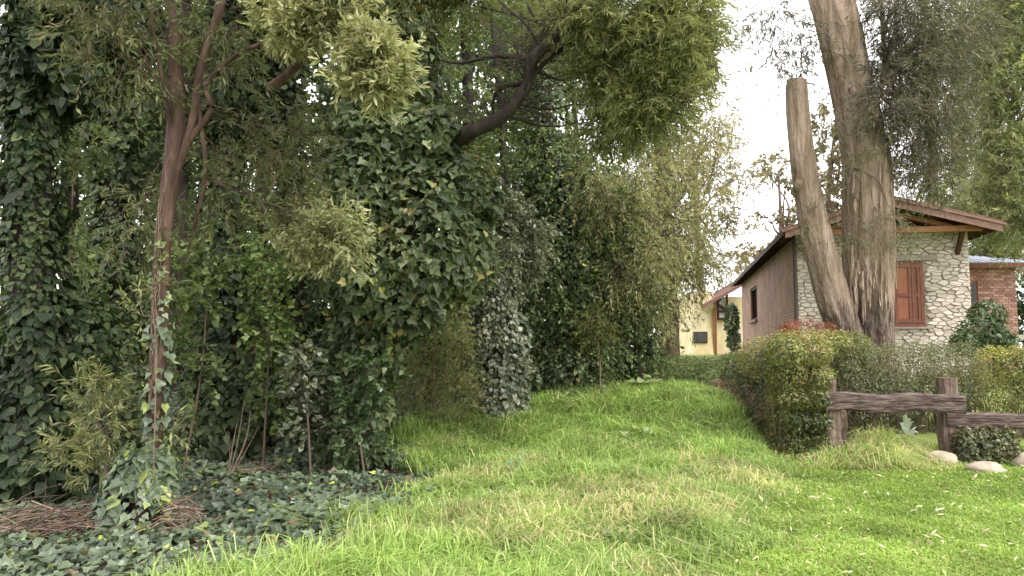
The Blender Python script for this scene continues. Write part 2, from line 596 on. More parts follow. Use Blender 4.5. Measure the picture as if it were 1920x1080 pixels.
M['bark_dark'] = rough_mat('dark_bark', [(.3, (.012, .009, .007)), (.7, (.055, .042, .035))], 9, (1, 1, .2), bump=.8)
M['bark_mid'] = rough_mat('brown_bark', [(.3, (.07, .048, .035)), (.7, (.21, .15, .11))], 7, (1, 1, .15), bump=.8)
M['twig'] = rough_mat('twig_bark', [(.3, (.10, .07, .05)), (.7, (.22, .16, .12))], 20, bump=.3)
M['stick'] = rough_mat('dead_stick', [(.3, (.06, .04, .03)), (.7, (.20, .14, .10))], 14, (1, 1, 1), bump=.4, tinted=.5)
M['rock'] = rough_mat('pale_rock', [(.3, (.2, .165, .12)), (.7, (.42, .36, .28))], 5, bump=.6)
M['timber'] = rough_mat('weathered_timber', [(.34, (.022, .015, .012)), (.48, (.085, .06, .05)), (.72, (.23, .18, .155))], 4, (1, 6, 9), bump=1.0, detail=10, dist=.05)
M['timber_post'] = rough_mat('weathered_post', [(.28, (.04, .026, .02)), (.5, (.13, .09, .07)), (.75, (.27, .205, .165))], 5, (4, 4, .5), bump=.8, dist=.03)
M['orange_wood'] = rough_mat('orange_stained_wood', [(.3, (.22, .095, .04)), (.7, (.36, .17, .075))], 6, (.6, 4, 4), .55, .2, tinted=.2)
M['red_wood'] = rough_mat('red_brown_wood', [(.3, (.13, .048, .03)), (.7, (.23, .09, .055))], 6, (3, 3, .6), .5, .08)
M['panel_wood'] = rough_mat('shutter_panel_wood', [(.3, (.24, .085, .042)), (.7, (.34, .135, .072))], 6, (3, 3, .6), .5, .08)
M['dark_wood'] = rough_mat('dark_brown_wood', [(.3, (.035, .018, .012)), (.7, (.09, .045, .03))], 6, (2, 2, 2), .7, .3)
M['fascia'] = rough_mat('fascia_wood', [(.3, (.14, .075, .055)), (.7, (.25, .15, .115))], 6, (1, 1, 4), .6, .2)
M['roof_tile'] = rough_mat('roof_tile', [(.25, (.11, .055, .042)), (.75, (.24, .14, .11))], 5, bump=.4, tinted=.6)
M['mortar'] = rough_mat('wall_mortar', [(.3, (.2, .165, .125)), (.7, (.36, .305, .245))], 12, bump=.4)
M['stone'] = rough_mat('field_stone', [(.1, (.24, .195, .165)), (.35, (.43, .37, .315)), (.65, (.58, .52, .46)), (.92, (.70, .65, .60))], 7, bump=.35, tinted=.55)
M['brick'] = rough_mat('red_brick', [(.15, (.25, .13, .105)), (.5, (.36, .195, .16)), (.85, (.46, .30, .25))], 14, bump=.2, tinted=.7)
M['brick_joint'] = rough_mat('brick_mortar', [(.3, (.22, .13, .10)), (.7, (.34, .22, .17))], 12, bump=.3)
M['metal_roof'] = rough_mat('blue_grey_metal_roof', [(.3, (.22, .25, .32)), (.7, (.33, .37, .45))], 1.5, rough=.4, bump=.02, spec=.5)
M['glass'] = rough_mat('window_glass', [(.3, (.05, .055, .06)), (.7, (.08, .085, .09))], 1, rough=.08, bump=0, spec=.6)
M['dark_pane'] = rough_mat('dark_glass', [(.3, (.014, .011, .011)), (.7, (.03, .022, .02))], 1, rough=.12, bump=0, spec=.3)
M['curtain'] = rough_mat('white_curtain', [(.3, (.50, .55, .62)), (.7, (.66, .70, .76))], 9, (8, 8, .2), .8, .3)
M['yellow_wall'] = rough_mat('yellow_plaster', [(.25, (.52, .40, .22)), (.45, (.68, .56, .34)), (.6, (.78, .69, .48)), (.75, (.80, .74, .58))], 1.6, (1, 1, .45), .85, .1, tinted=.15)
M['white_plaster'] = rough_mat('white_plaster', [(.3, (.66, .66, .66)), (.7, (.8, .8, .8))], 3, bump=.05)
M['grey_stone'] = rough_mat('lintel_stone', [(.3, (.2, .17, .15)), (.7, (.36, .32, .28))], 8, bump=.4)
M['slab'] = rough_mat('old_concrete', [(.3, (.2, .19, .15)), (.7, (.36, .34, .28))], 6, bump=.3)
M['pipe'] = rough_mat('dark_metal_pipe', [(.3, (.06, .04, .035)), (.7, (.11, .075, .065))], 10, rough=.5, bump=.05)


def brown_brick_mat():
    m, nt, b = new_mat('brown_brickwork')
    tc = nt.nodes.new('ShaderNodeTexCoord')
    mp = nt.nodes.new('ShaderNodeMapping')
    mp.inputs['Rotation'].default_value = (math.pi / 2, 0, math.pi / 2)
    nt.links.new(tc.outputs['UV'], mp.inputs['Vector'])
    br = nt.nodes.new('ShaderNodeTexBrick')
    br.inputs['Color1'].default_value = (.42, .255, .20, 1)
    br.inputs['Color2'].default_value = (.34, .20, .156, 1)
    br.inputs['Mortar'].default_value = (.22, .155, .13, 1)
    br.inputs['Scale'].default_value = 1
    br.inputs['Mortar Size'].default_value = .012
    br.inputs['Brick Width'].default_value = .25
    br.inputs['Row Height'].default_value = .075
    nt.links.new(tc.outputs['UV'], br.inputs['Vector'])
    nz = nt.nodes.new('ShaderNodeTexNoise')
    nz.inputs['Scale'].default_value = 1.4
    nz.inputs['Detail'].default_value = 8
    nt.links.new(tc.outputs['Object'], nz.inputs['Vector'])
    mx = nt.nodes.new('ShaderNodeMixRGB')
    mx.blend_type = 'OVERLAY'
    mx.inputs['Fac'].default_value = .6
    nt.links.new(br.outputs['Color'], mx.inputs['Color1'])
    nt.links.new(nz.outputs['Fac'], mx.inputs['Color2'])
    nt.links.new(mx.outputs['Color'], b.inputs['Base Color'])
    b.inputs['Roughness'].default_value = .9
    bp = nt.nodes.new('ShaderNodeBump')
    bp.inputs['Strength'].default_value = .5
    bp.inputs['Distance'].default_value = .01
    bp.invert = True
    nt.links.new(br.outputs['Fac'], bp.inputs['Height'])
    nt.links.new(bp.outputs['Normal'], b.inputs['Normal'])
    return m


M['brown_brick'] = brown_brick_mat()


def gum_bark_mat():
    """smooth olive and grey upper bark over rough fibrous brown bark near the foot"""
    m, nt, b = new_mat('gum_bark')
    N, L = nt.nodes, nt.links
    tc = N.new('ShaderNodeTexCoord')
    mp = N.new('ShaderNodeMapping')
    mp.inputs['Scale'].default_value = (1.5, 1.5, .17)
    L.new(tc.outputs['Object'], mp.inputs['Vector'])
    n1 = N.new('ShaderNodeTexNoise')
    n1.inputs['Scale'].default_value = 5
    n1.inputs['Detail'].default_value = 8
    n1.inputs['Roughness'].default_value = .6
    n1.inputs['Distortion'].default_value = .5
    L.new(mp.outputs['Vector'], n1.inputs['Vector'])
    n2 = N.new('ShaderNodeTexNoise')
    n2.inputs['Scale'].default_value = 26
    n2.inputs['Detail'].default_value = 6
    L.new(mp.outputs['Vector'], n2.inputs['Vector'])
    n3 = N.new('ShaderNodeTexNoise')
    n3.inputs['Scale'].default_value = .9
    n3.inputs['Detail'].default_value = 5
    L.new(tc.outputs['Object'], n3.inputs['Vector'])
    c1 = ramp(nt, [(.24, (.10, .078, .05)), (.40, (.235, .178, .118)), (.52, (.33, .25, .188)), (.72, (.45, .37, .30))], n1.outputs['Fac'])
    c2 = ramp(nt, [(.3, (.06, .042, .032)), (.5, (.165, .12, .095)), (.7, (.31, .245, .205))], n2.outputs['Fac'])
    sx = N.new('ShaderNodeSeparateXYZ')
    L.new(tc.outputs['Object'], sx.inputs['Vector'])
    ad = N.new('ShaderNodeMath')
    ad.operation = 'MULTIPLY_ADD'
    L.new(n1.outputs['Fac'], ad.inputs[0])
    ad.inputs[1].default_value = 1.4
    L.new(sx.outputs['Z'], ad.inputs[2])
    mr = N.new('ShaderNodeMapRange')
    mr.inputs['From Min'].default_value = 2.25
    mr.inputs['From Max'].default_value = 2.6
    L.new(ad.outputs['Value'], mr.inputs['Value'])
    mx = N.new('ShaderNodeMixRGB')
    L.new(mr.outputs['Result'], mx.inputs['Fac'])
    L.new(c2, mx.inputs['Color1'])
    L.new(c1, mx.inputs['Color2'])
    ov = N.new('ShaderNodeMixRGB')
    ov.blend_type = 'OVERLAY'
    ov.inputs['Fac'].default_value = .3
    L.new(mx.outputs['Color'], ov.inputs['Color1'])
    L.new(n3.outputs['Fac'], ov.inputs['Color2'])
    L.new(ov.outputs['Color'], b.inputs['Base Color'])
    b.inputs['Roughness'].default_value = .85
    b.inputs['Specular IOR Level'].default_value = .2
    bp = N.new('ShaderNodeBump')
    bp.inputs['Strength'].default_value = 1.0
    bp.inputs['Distance'].default_value = .09
    sm = N.new('ShaderNodeMath')
    sm.operation = 'ADD'
    L.new(n1.outputs['Fac'], sm.inputs[0])
    L.new(n2.outputs['Fac'], sm.inputs[1])
    L.new(sm.outputs['Value'], bp.inputs['Height'])
    L.new(bp.outputs['Normal'], b.inputs['Normal'])
    return m


M['gum'] = gum_bark_mat()

# ------------------------------------------------------------------ ground
def xb(y):      # where the ivy floor ends and the grass begins
    return np.interp(y, [3, 4.5, 6, 7.5, 8.8, 10, 11, 12, 13, 16, 20], [-2.2, -1.7, -1.15, -.75, -.75, -1.3, -1.6, -1.0, .1, 1.2, 2.6])


def xlawn(y):   # where the long grass gives way to the mown lawn
    return np.interp(y, [3, 5, 9.5, 10.4, 12], [0.7, 1.35, 3.6, 4.1, 4.3])


def ground():
    xs = np.concatenate([np.linspace(-260, -16, 14), np.linspace(-14, 18, 121), np.linspace(20, 260, 14)])
    ys = np.concatenate([np.linspace(-120, 0, 8), np.linspace(1, 34, 126), np.linspace(37, 420, 20)])
    X, Y = np.meshgrid(xs, ys, indexing='ij')
    Z = h(X, Y)
    V = np.stack([X, Y, Z], -1).reshape(-1, 3)
    nx, ny = len(xs), len(ys)
    i = np.arange(nx - 1)[:, None] * ny + np.arange(ny - 1)[None]
    Fq = np.stack([i, i + ny, i + ny + 1, i + 1], -1).reshape(-1, 4)
    t = sstep(((X - xb(Y)) / .5 + 1) / 2)
    mb = MB()
    mb.add(V, Fq, t.ravel())
    m, nt, b = new_mat('ground_soil')
    tc = nt.nodes.new('ShaderNodeTexCoord')
    nz = nt.nodes.new('ShaderNodeTexNoise')
    nz.inputs['Scale'].default_value = 2.5
    nz.inputs['Detail'].default_value = 10
    nt.links.new(tc.outputs['Object'], nz.inputs['Vector'])
    c1 = ramp(nt, [(.3, (.025, .02, .013)), (.7, (.075, .058, .038))], nz.outputs['Fac'])
    c2 = ramp(nt, [(.25, (.09, .125, .025)), (.5, (.15, .2, .038)), (.75, (.2, .2, .07))], nz.outputs['Fac'])
    at = nt.nodes.new('ShaderNodeAttribute')
    at.attribute_name = 'tint'
    mx = nt.nodes.new('ShaderNodeMixRGB')
    nt.links.new(at.outputs['Fac'], mx.inputs['Fac'])
    nt.links.new(c1, mx.inputs['Color1'])
    nt.links.new(c2, mx.inputs['Color2'])
    nt.links.new(mx.outputs['Color'], b.inputs['Base Color'])
    b.inputs['Roughness'].default_value = .95
    bp = nt.nodes.new('ShaderNodeBump')
    bp.inputs['Strength'].default_value = .6
    bp.inputs['Distance'].default_value = .05
    nt.links.new(nz.outputs['Fac'], bp.inputs['Height'])
    nt.links.new(bp.outputs['Normal'], b.inputs['Normal'])
    o = mb.build('ground', m, smooth=True)
    tag(o, 'ground rising from the lawn to the houses', None, None, 'structure')


ground()


def blades(mb, x, y, z, L, w, lean, tint):
    """curved blades of three triangles"""
    n = len(x)
    az = RNG.uniform(0, 2 * math.pi, n)
    dx, dy = np.cos(az), np.sin(az)
    wx, wy = -np.sin(az + RNG.normal(size=n) * .8), np.cos(az + RNG.normal(size=n) * .8)
    b = np.stack([x, y, z - .01], 1)
    d = np.stack([dx, dy, np.zeros(n)], 1)
    wv = np.stack([wx, wy, np.zeros(n)], 1) * (w / 2)[:, None]
    m = b + d * (L * lean * .30)[:, None]
    m[:, 2] += L * .62
    t = b + d * (L * lean)[:, None]
    t[:, 2] += L * np.clip(1.0 - .45 * lean, .2, 1)
    V = np.stack([b - wv, b + wv, m + wv * .8, m - wv * .8, t], 1).reshape(-1, 3)
    k = (np.arange(n) * 5)[:, None, None]
    mb.add(V, (np.array([[0, 1, 2, 3]])[None] + k).reshape(-1, 4), np.repeat(tint, 5))
    k0 = mb.n - len(V)
    mb.f.append((np.array([[3, 2, 4]])[None] + k).reshape(-1, 3) + k0)


def grass():
    # long rank grass of the verge and mound
    mb = MB()
    n = 330000
    y = 4.2 + 10.9 * RNG.random(n) ** 1.25
    x = RNG.uniform(-3.2, 6.2, n)
    edge = xb(y) + (fbm(np.stack([x * 1.5, y * 1.5, x * 0], 1)) - .5) * 1.4
    p = sstep(((x - edge) / .55 + 1) / 2) * (1 - sstep((x - xlawn(y) - (vnoise(np.stack([y * 2, x, x * 0], 1)) - .5) * .8) / .5 + .5))
    p *= np.where((x > 3.3 + .13 * (y - 9)) & (y > 9.9), 0, 1)
    vis = np.abs(x) < y * .74 + .6
    k = (RNG.random(n) < p) & vis
    x, y = x[k], y[k]
    q = np.stack([x, y, x * 0], 1)
    tall = fbm(q * 1.1 + 5)
    tuft = vnoise(q * 6)
    L = (.16 + .30 * tall) * RNG.uniform(.55, 1.25, len(x)) * (.75 + .5 * tuft)
    L *= np.interp(xlawn(y) - x, [0, .8], [.45, 1]) * np.interp(y, [12.5, 14.8], [1, .5])
    dry = fbm(q * np.array([.8, 1.2, 1]) + 31)
    near = np.interp(y, [4, 8, 10, 12], [1, 1, .55, .25])
    tint = np.clip(.45 + .17 * RNG.normal(size=len(x)) + .25 * (tuft - .5), .03, .8)
    isdry = RNG.random(len(x)) < np.clip((dry - .53) * 4, .03, .42) * near
    tint = np.where(isdry, RNG.uniform(.82, 1, len(x)), tint)
    w = (.0065 + .0008 * y) * RNG.uniform(.7, 1.4, len(x))
    lean = np.clip(np.abs(RNG.normal(.75, .4, len(x))), .1, 1.7)
    blades(mb, x, y, h(x, y), L, w, lean, tint)
    o = mb.build('long_grass', M['grass'])
    tag(o, 'long rank green grass with straw patches on the verge', 'grass', None, 'stuff')
    # tangled dry stalks lying in the long grass
    mb = MB()
    n = 16000
    y = RNG.uniform(4.4, 10.2, n)
    x = RNG.uniform(-1.8, 3.6, n)
    q = np.stack([x, y, x * 0], 1)
    dry = fbm(q * np.array([.8, 1.2, 1]) + 31) + .5 * (vnoise(q * 3.1) - .5)
    k = (RNG.random(n) < np.clip((dry - .56) * 5, 0, .55)) & (x > xb(y)) & (x < xlawn(y) - .1)
    x, y = x[k], y[k]
    blades(mb, x, y, h(x, y) + .10 * RNG.random(len(x)), RNG.uniform(.15, .34, len(x)), np.full(len(x), .010), RNG.uniform(1.1, 2.1, len(x)), RNG.uniform(.84, 1, len(x)))
    o = mb.build('dry_grass', M['grass'])
    tag(o, 'tangled straw coloured stalks lying in the long grass', 'dry grass', None, 'stuff')
    # tussocky grass under the rail
    mb = MB()
    n = 8000
    px = RNG.normal(1655, 60, n)
    d = RNG.uniform(9.5, 10.9, n)
    px = np.where(RNG.random(n) < .3, RNG.uniform(1470, 1780, n), px)
    x = (px - 960) / F_PX * d
    c = vnoise(np.stack([x * 5, d * 5, x * 0], 1))
    L = (.18 + .40 * c) * RNG.uniform(.6, 1.25, n) * np.interp(px, [1480, 1600, 1660, 1690, 1780], [.45, .9, 1, .5, .4])
    tint = np.where(RNG.random(n) < .5, RNG.uniform(.82, 1, n), RNG.uniform(.1, .75, n))
    blades(mb, x, d, h(x, d), L, np.full(n, .011), np.clip(np.abs(RNG.normal(1.1, .6, n)), .1, 2.2), tint)
    o = mb.build('tussock_grass', M['grass'])
    tag(o, 'yellowish tussock grass growing under the upper rail', 'grass', None, 'stuff')
    # mown lawn
    mb = MB()
    n = 235000
    y = 4.3 + 6.6 * RNG.random(n) ** 1.25
    x = RNG.uniform(.3, 10.5, n)
    p = sstep((x - xlawn(y)) / .7 + .6)
    k = (RNG.random(n) < p) & (x < y * .85 + 1.6)
    x, y = x[k], y[k]
    q = np.stack([x, y, x * 0], 1)
    c = fbm(q * 2.2)
    L = (.03 + .05 * c) * RNG.uniform(.6, 1.4, len(x))
    tint = np.clip(.45 + .16 * RNG.normal(size=len(x)) + .7 * (c - .5) + .9 * (fbm(q * .6 + 3) - .5), .03, .84)
    tint = np.where(RNG.random(len(x)) < .04 + .10 * np.clip(xlawn(y) + 1.2 - x, 0, 1), RNG.uniform(.85, 1, len(x)), tint)
    blades(mb, x, y, h(x, y), L, (.007 + .001 * y) * RNG.uniform(.7, 1.3, len(x)), np.abs(RNG.normal(.9, .4, len(x))), tint)
    o = mb.build('lawn', M['lawn'])
    tag(o, 'short bright green mown lawn in front of the rail fence', 'lawn', None, 'stuff')


grass()


def ground_ivy():
    n = 68000
    y = 3.9 + 12.5 * RNG.random(n) ** 1.5
    x = RNG.uniform(-1, 1, n) * 9 * 0 + RNG.uniform(-13, 2.2, n)
    edge = xb(y) + (fbm(np.stack([x * 1.5, y * 1.5, x * 0 + 9], 1)) - .5) * 1.6
    k = (x > -y * .85 - 1.8) & (RNG.random(n) < sstep((edge - x) / .6 + .55))
    x, y = x[k], y[k]
    m = len(x)
    q = np.stack([x, y, x * 0], 1)
    b = fbm(q * 2.0, 3)
    z = h(x, y) + .02 + .34 * np.clip(b - .3, 0, 1) * RNG.uniform(.35, 1.05, m)
    pos = np.stack([x, y, z], 1)
    nn = nrm(np.array([.05, -.35, 1.0]) + .42 * RNG.normal(size=(m, 3)))
    tt = nrm(RNG.normal(size=(m, 3)) * .7 + np.array([0, -.5, -.25]))
    sz = (.062 + .046 * vnoise(q * .9 + 3)) * RNG.uniform(.6, 1.25, m)
    tint = np.clip(.42 + .2 * RNG.normal(size=m) + .5 * (fbm(q * .7 + 8) - .5), .02, .86)
    tint = np.where(RNG.random(m) < .02, .96, tint)
    tint = np.where(RNG.random(m) < .03, 1.0, tint)
    o = foliage('ground_ivy', 'ivy', M['ivy_ground'], None, pos, nn, tt, sz, tint, 300)
    tag(o, 'low dark green ivy covering the floor under the trees', 'ground ivy', None, 'stuff')
    # stray leaves in the verge
ground_ivy()

# ------------------------------------------------------------------ trees; unseen lobes above the view are added to block sky light
def limb_to(mb, a, b, r, sag=.15, n=9, segs=6):
    a, b = np.asarray(a, float), np.asarray(b, float)
    L = np.linalg.norm(b - a)
    m1 = a * .65 + b * .35 + np.array([RNG.normal() * .06, RNG.normal() * .06, sag * .5]) * L
    m2 = a * .3 + b * .7 + np.array([RNG.normal() * .06, RNG.normal() * .06, sag * .6]) * L
    tube(mb, [a, m1, m2, b], [r, r * .7, r * .45, r * .15], n, segs, .12)


def ivy_tree(px, d, tops, label, cat='tree', r=.14, ivy_r=.34, n=7000, size=.12, mat='ivy', bark='bark_dark', lobes=(), nl=0, singles=300,
             tint0=.42, bump=.75, seed=0., group='ivy covered trees', crown=None, y_foot=None, shape='ivy', name='ivy_tree'):
    """tops: further (px, py, d) points of the trunk above its foot"""
    foot = on_ground(px, d)
    pts = [foot - np.array([0, 0, .15])] + [W(*t) for t in tops]
    root = thing(name, foot, label, cat, group)
    mb = MB()
    k = len(pts)
    tube(mb, pts, [r * 1.35] + list(np.linspace(r, r * .55, k - 1)), 40, 14, .22)
    mb.build('trunk', M[bark], root, smooth=True)
    arrs = ivy_on_path(pts, ivy_r, n, size, bump, seed, tint0)
    if nl:
        e = ellipsoid_shell(list(lobes), nl, size, .8, .3, tint0)
        arrs = [np.concatenate([p, q]) for p, q in zip(arrs, e)]
    foliage('ivy', shape, M[mat], root, *arrs, singles)
    if crown:
        crown(root, pts)
    return root, pts


def leafy_crown(root, fork, lobes, counts, mat, bark, shape='lance', L=.45, nleaf=16, size=.10, r=.05, singles=0, limbs=True, twr=.004, part='crown', **kw):
    arrs, (A, B) = sprays(lobes, counts, L, nleaf, size, **kw)
    if limbs:
        for (c, rad) in lobes:
            mb = MB()
            limb_to(mb, fork, c, r, .1, 10, 7)
            for _ in range(7):
                e = c + rand_dirs(1)[0] * rad * .75
                limb_to(mb, c * .75 + fork * .25 + RNG.normal(size=3) * .03, e, r * .35, .05, 6, 5)
            mb.build('branch', M[bark], root, smooth=True)
    o = foliage(part, shape, M[mat], root, *arrs, singles)
    if twr:
        mb = MB()
        twigs(mb, A[::2], B[::2], twr)
        t = mb.build('twigs', M[bark], root)
        t['kind'] = 'stuff'
    return o


# far-left ivy tree
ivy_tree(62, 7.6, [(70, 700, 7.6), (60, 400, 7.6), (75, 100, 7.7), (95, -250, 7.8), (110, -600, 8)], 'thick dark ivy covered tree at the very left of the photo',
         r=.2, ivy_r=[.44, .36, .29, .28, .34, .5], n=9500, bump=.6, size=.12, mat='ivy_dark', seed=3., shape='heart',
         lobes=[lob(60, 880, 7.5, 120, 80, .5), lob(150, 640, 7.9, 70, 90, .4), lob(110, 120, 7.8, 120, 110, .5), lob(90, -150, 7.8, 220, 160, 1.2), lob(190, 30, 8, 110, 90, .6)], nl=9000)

# reddish slim tree in front
def red_tree():
    foot = on_ground(268, 6.3)
    root = thing('wattle_tree', foot, 'slim reddish wattle trunk with ivy at its foot and two forks above', 'tree')
    pts = [foot - np.array([0, 0, .1]), W(288, 830, 6.3), W(298, 640, 6.3), W(306, 440, 6.3), W(328, 270, 6.3), W(330, 130, 6.3), W(322, 40, 6.35), W(300, -180, 6.5), W(290, -420, 6.7)]
    mb = MB()
    tube(mb, pts, [.10, .072, .068, .064, .074, .062, .048, .04, .025], 90, 20, .16, 5)
    mb.build('trunk', M['bark_red'], root, smooth=True)
    for q, r in (([W(328, 330, 6.3), W(358, 240, 6.25), W(376, 130, 6.2), W(405, 40, 6.2), W(430, -60, 6.2), W(470, -250, 6.3)], [.03, .036, .034, .038, .036, .018]),
                 ([W(350, 270, 6.28), W(395, 205, 6.2), W(386, 160, 6.2), W(440, 105, 6.1), W(510, 72, 6.0), W(590, 20, 5.9)], [.03, .02, .02, .018, .015, .008]),
                 ([W(330, 300, 6.3), W(300, 120, 6.1), W(285, 40, 6.0), W(270, -80, 6)], [.016, .014, .012, .008]),
                 ([W(505, 165, 6.8), W(540, 140, 6.7), W(580, 95, 6.5), W(612, 60, 6.3)], [.045, .042, .036, .022]),
                 ([W(372, 200, 6.25), W(385, 320, 6.3), W(365, 420, 6.4), W(345, 500, 6.5)], [.02, .018, .014, .006])):
        m2 = MB()
        tube(m2, q, r, 30, 10, .15, 5)
        m2.build('branch', M['bark_red'], root, smooth=True)
    # ivy at the foot and up the trunk
    a = ivy_on_path([foot, W(276, 900, 6.3), W(290, 830, 6.3)], [.36, .26, .14], 1000, .13, .5, 9., .55)
    b = ivy_on_path(pts[1:4], .115, 260, .075, .3, 4., .8)
    arrs = [np.concatenate([p, q]) for p, q in zip(a, b)]
    foliage('ivy', 'ivy', M['ivy_ground'], root, *arrs, 300)
    # dry vine strands round the stem
    m3 = MB()
    for k in range(16):
        z0 = RNG.uniform(0.1, .5)
        P = spline(pts[1:6], 60)
        i0 = int(z0 * 50)
        q = P[i0:i0 + 22:3] + rand_dirs(len(P[i0:i0 + 22:3])) * .03 + np.array([0, -.078, 0])
        tube(m3, q, [.005, .004, .003], 16, 4)
    v = m3.build('vine_strands', M['twig'], root)
    v['kind'] = 'stuff'
    lobes = [lob(560, 40, 5.9, 85, 60), lob(640, 0, 5.9, 70, 70), lob(700, 130, 5.6, 70, 85)]
    leafy_crown(root, W(560, 60, 6.2), lobes, [230, 150, 330], 'acacia_pale', 'bark_red', 'whorl', .17, 20, .085, .02, 300, True, .003, spread=1.1, droop=-.15, tint0=.6, part='pale_crown')
    lobes = [lob(620, 455, 6.6, 80, 70), lob(560, 420, 6.8, 60, 60)]
    leafy_crown(root, W(380, 330, 6.4), lobes, [190, 70], 'acacia_pale', 'bark_red', 'whorl', .2, 20, .085, .012, 300, True, .003, spread=1.1, droop=0, tint0=.45, part='low_crown')
    lobes = [lob(240, 110, 6, 130, 120), lob(400, 60, 6.3, 130, 90), lob(180, 20, 6, 130, 90), lob(430, 340, 6.6, 100, 110), lob(270, 420, 6.4, 70, 100), lob(520, 260, 6.5, 90, 90), lob(560, 330, 6.9, 70, 60),
             lob(330, -120, 6.3, 260, 110), lob(560, -130, 6, 220, 100), lob(100, -150, 6, 220, 130), lob(380, -350, 6.5, 420, 160), lob(760, -60, 6.4, 110, 70)]  # lobes above the view, added to shut out sky light
    leafy_crown(root, W(335, 180, 6.3), lobes, [90, 90, 80, 80, 45, 80, 45, 130, 120, 110, 220, 80], 'acacia', 'bark_red', 'slim', .34, 15, .095, .009, 0, True, .003, droop=.35, tint0=.4)


red_tree()

ivy_tree(425, 10.2, [(430, 640, 10.2), (420, 400, 10.2), (430, 200, 10.3), (440, -100, 10.4), (450, -500, 10.6)], 'straight ivy covered trunk second from the reddish slim tree',
         r=.16, ivy_r=[.6, .40, .26, .24, .3, .5], n=7500, size=.12, mat='ivy', seed=13., tint0=.45, shape='heart', lobes=[lob(430, 760, 10, 90, 110, .6), lob(420, 140, 10.3, 110, 120, .8), lob(400, -150, 10.3, 200, 150, 1.2)], nl=6500)
ivy_tree(560, 10.6, [(565, 640, 10.6), (548, 400, 10.6), (540, 150, 10.7), (530, -150, 10.8), (520, -500, 11)], 'ivy covered trunk between the straight ivy trunk and the leaning ivy tree',
         r=.15, ivy_r=[.6, .36, .22, .24, .3, .5], n=6500, size=.11, mat='ivy', seed=23., tint0=.45, shape='heart', lobes=[lob(570, 790, 10.4, 80, 80, .5), lob(560, 200, 10.6, 100, 130, .8), lob(560, -130, 10.7, 190, 150, 1.2)], nl=6000)
ivy_tree(212, 10.5, [(225, 640, 10.5), (215, 380, 10.5), (200, 100, 10.6), (190, -300, 10.8)], 'ivy covered tree half hidden behind the reddish slim trunk',
         r=.14, ivy_r=[.5, .34, .3, .3, .5], n=6000, size=.11, mat='ivy', seed=43., shape='heart', tint0=.45, singles=300, lobes=[lob(190, 480, 10.4, 60, 80, .5), lob(250, 250, 10.4, 60, 110, .5), lob(180, 90, 10.5, 100, 90, .7), lob(160, -150, 10.6, 200, 150, 1.2)], nl=6500)

# leaning dark tree with the hanging ivy cloak
def cloak_tree():
    lobes = [lob(690, 330, 9.3, 90, 140, .6), lob(800, 440, 9.2, 100, 150, .7), lob(760, 560, 9.2, 100, 75, .55), lob(700, 520, 9.2, 80, 100, .6), lob(860, 360, 9.5, 85, 95, .6), lob(870, 480, 9.4, 60, 100, .5),
             lob(775, 270, 9.5, 100, 75, .6), lob(690, 680, 9.3, 55, 70, .35), lob(740, 130, 9.8, 100, 120, .8), lob(690, -80, 9.8, 200, 120, 1.1), lob(650, 800, 9.2, 45, 90, .3), lob(715, 660, 9.3, 60, 60, .4), lob(695, 755, 9.3, 50, 70, .35), lob(680, 845, 9.2, 50, 45, .35), lob(600, 700, 9.3, 45, 80, .35)]
    root, pts = ivy_tree(626, 9.25, [(640, 800, 9.25), (668, 640, 9.3), (655, 420, 9.4), (690, 200, 9.6), (720, -60, 9.8), (740, -400, 10)], 'dark leaning tree with a wide hanging cloak of large leaved ivy',
                         r=.13, ivy_r=[.12, .16, .3, .4, .4, .4, .4], n=4500, size=.12, seed=33., lobes=lobes, nl=24000, tint0=.58)
    return root
cloak_tree()

